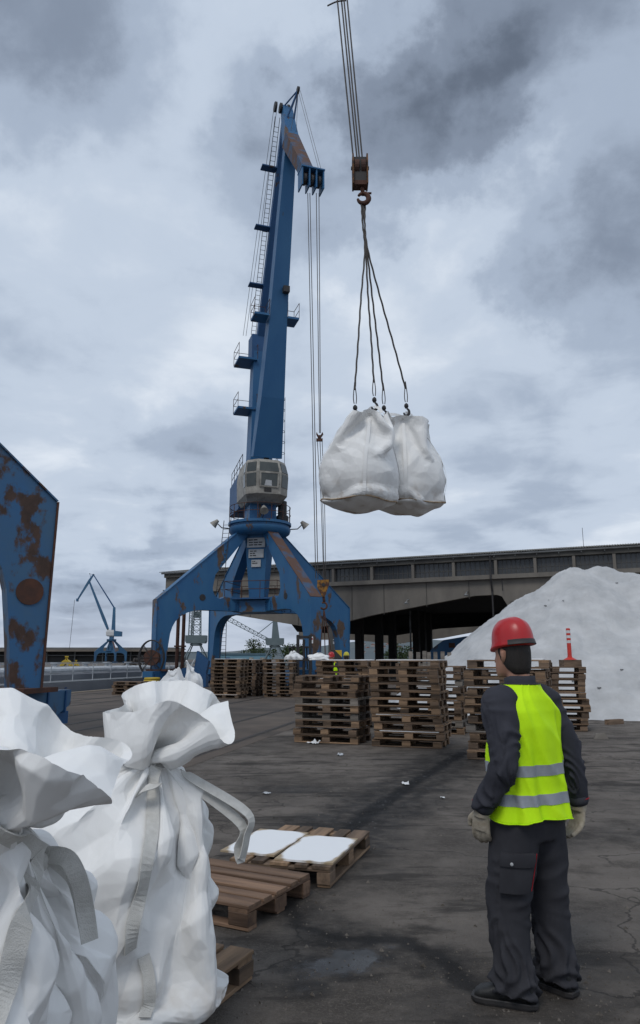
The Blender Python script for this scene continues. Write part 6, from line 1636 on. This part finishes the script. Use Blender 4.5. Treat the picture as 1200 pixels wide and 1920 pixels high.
# blue crane beyond the warehouse
t = thing('loader_arm', 'blue rusty curved machine frame showing behind the salt heap', 'machine', (gx(838, 62), 62, .0))
pts = [(-1.9, 0), (-1.9, .9), (-1.3, 2.2), (-.2, 3.0), (1.6, 3.3), (3.2, 3.3), (3.2, 2.3), (1.6, 2.3), (.4, 1.9), (-.5, .9), (-.6, 0)]
MB().prism(pts, (0, .3, .2), (1, 0, 0), (0, 0, 1), .6).build('frame', MT['blue'], t)
for x in (.4, 1.8): MB().box((x, -.33, 2.75), (.5, .05, .4)).build('rust_patch_plate', MT['rust'], t)
MB().tube((1.2, -.3, .7), (1.2, .4, .7), .7, n=18).build('wheel', MT['black'], t)
# scrap heap at the quay end
sc = MB(); rg_ = random.Random(5)
for k in range(170):
    p = Vector((rg_.gauss(0, 2.4), rg_.gauss(0, 1.5), 0)); p.z = max(0, 2.6 - abs(p.x) * .6 - abs(p.y) * .5) * rg_.random()
    sc.box(p, (rg_.uniform(.2, .9), rg_.uniform(.1, .5), rg_.uniform(.05, .4)), rg_.uniform(0, 3), )
so = sc.build('scrap_heap', mat('scrap', (.06, .05, .045), (.16, .15, .14), 1.2, .8, contrast=(.45, .6))); so.location = (gx(262, 158), 158, 0); tag(so, 'tangled heap of scrap metal on the quay behind the reel', 'scrap', kind='stuff')
# heap of empty bags in the middle distance, and crumpled bags by the stacks
def crumpled(name, label, loc, sx, sy, sz, seed, group=None):
    sz = min(sz, 1.5)
    rg = np.random.default_rng(seed); nu, nv = 56, 30; vs = []
    for j in range(nv):
        ph = math.pi * .5 * (j / (nv - 1))
        for i in range(nu):
            th = 2 * math.pi * i / nu; vs.append((math.cos(th) * math.cos(ph), math.sin(th) * math.cos(ph), math.sin(ph) ** .8))
    V = np.array(vs); d = np.zeros(len(V))
    for k in range(16):
        v = rg.normal(size=3); v /= np.linalg.norm(v); fq = rg.uniform(.8, 2.4); ph = V @ v * fq + rg.uniform(0, 1); d += (np.abs((ph % 1) - .5) * 2 - .5) * .11 / fq
    nk = 1 - .45 * np.clip((V[:, 2] - .55) / .3, 0, 1) * (V[:, 2] < .95); V[:, :2] *= nk[:, None]
    V = V * (1 + d[:, None]) * np.array([sx, sy, sz]); V[:, 2] = np.maximum(V[:, 2], 0)
    m = MB(); m.add(V.tolist(), [(j * nu + i, j * nu + (i + 1) % nu, (j + 1) * nu + (i + 1) % nu, (j + 1) * nu + i) for j in range(nv - 1) for i in range(nu)])
    o = m.build(name, MT['bag_far'], smooth=30); o.location = loc; return tag(o, label, 'bag', group)
crumpled('big_bag', 'crumpled white bag slumped on the quay beyond the tied bag, left half', (gx(326, 27), 27, .004), .62, .5, 1.25, 3)
crumpled('big_bag', 'crumpled white bag slumped on the quay beyond the tied bag, knotted on top', (gx(357, 27.4), 27.4, .004), .5, .45, 1.4, 4)
crumpled('torn_bag', 'scrunched white bag lying on the stack before the lattice crane', (gx(551, 29.4), 29.2, 1.615), .34, .3, .3, 5)
crumpled('torn_bag', 'scrunched white bag on the sheet-topped stack behind the bare-topped one', (gx(598, 17.0), 17.0, 1.62), .24, .2, .16, 6)
# yellow cable drum stack at the quay edge
t = thing('rope_coil', 'pile of yellow mooring rope at the quay edge by the reel', 'rope', (gx(283, 40.5), 40.5, .03))
for k in range(5):
    MB().path([(.38 * math.cos(a) + .03 * k, .3 * math.sin(a), .07 + .12 * k) for a in [q / 20 * 2 * math.pi for q in range(21)]], .07, 6).build('coil', MT['yellow'], t)
# litter and loose timber
def scrap_paper(px, py, s_, lab, seed, m_='sheet'):
    rg = np.random.default_rng(seed); p = atZ(px, py, .006); m = MB(); n = 6; vs = []
    for j in range(n):
        for i in range(n): vs.append(((i / (n - 1) - .5) * s_ * 1.6, (j / (n - 1) - .5) * s_, .004 + abs(rg.normal()) * s_ * .16))
    m.add(vs, [(j * n + i, j * n + i + 1, (j + 1) * n + i + 1, (j + 1) * n + i) for j in range(n - 1) for i in range(n - 1)])
    o = m.build('paper_scrap', MT[m_]); o.location = p; o.rotation_euler = (0, 0, rg.uniform(0, 3)); md = o.modifiers.new('t', 'SOLIDIFY'); md.thickness = .003; apply_mods(o); tag(o, lab, 'litter')
scrap_paper(830, 1496, .045, 'crumpled white scrap lying on the open asphalt', 1)
scrap_paper(760, 1470, .09, 'flattened pale scrap in the wet gutter', 2)
scrap_paper(588, 1394, .16, 'white plastic scraps at the foot of the bare-topped stack', 3)
scrap_paper(638, 1416, .10, 'small grey scrap in front of the pallet stacks', 4, 'deck_gear')
scrap_paper(500, 1488, .06, 'tiny scrap beside the oily patch', 5, 'deck_gear')
o = MB().box((0, 0, .06), (.55, .14, .12)).build('timber_block', MT['wood_d']); p = atZ(1152, 1358); o.location = (p.x, p.y, .002); o.rotation_euler = (0, 0, .5); tag(o, 'short brown timber lying at the foot of the salt heap', 'timber')
o = MB().add([(-.16, -.1, 0), (.14, -.12, 0), (.18, .08, 0), (-.1, .12, 0), (-.1, -.05, .1), (.08, -.07, .13), (.1, .04, .08), (-.05, .06, .11)], [(3, 2, 1, 0), (4, 5, 6, 7), (0, 1, 5, 4), (1, 2, 6, 5), (2, 3, 7, 6), (3, 0, 4, 7)]).build('stone', MT['concrete']); p = atZ(1125, 1385); o.location = (p.x, p.y, .002); tag(o, 'pale broken stone on the asphalt near the heap', 'stone')
# loose grit on the near asphalt
gr = MB(); rg_ = random.Random(9)
for k in range(1500):
    px, py = rg_.uniform(300, 1200), 1420 + 500 * rg_.random() ** .8; p = atZ(px, py)
    s_ = rg_.uniform(.003, .009) * (1 + (rg_.random() < .06) * 1.5); a = rg_.uniform(0, 6)
    c, s2_ = math.cos(a) * s_, math.sin(a) * s_
    gr.add([(p.x - c, p.y - s2_, 0), (p.x + s2_, p.y - c, 0), (p.x + c, p.y + s2_, 0), (p.x, p.y, s_ * .9)], [(0, 1, 3), (1, 2, 3), (2, 0, 3)])
tag(gr.build('loose_grit', mat('grit', (.17, .15, .13), (.08, .07, .06), 40, .9)), 'loose pale grit scattered over the asphalt', 'grit', kind='stuff')
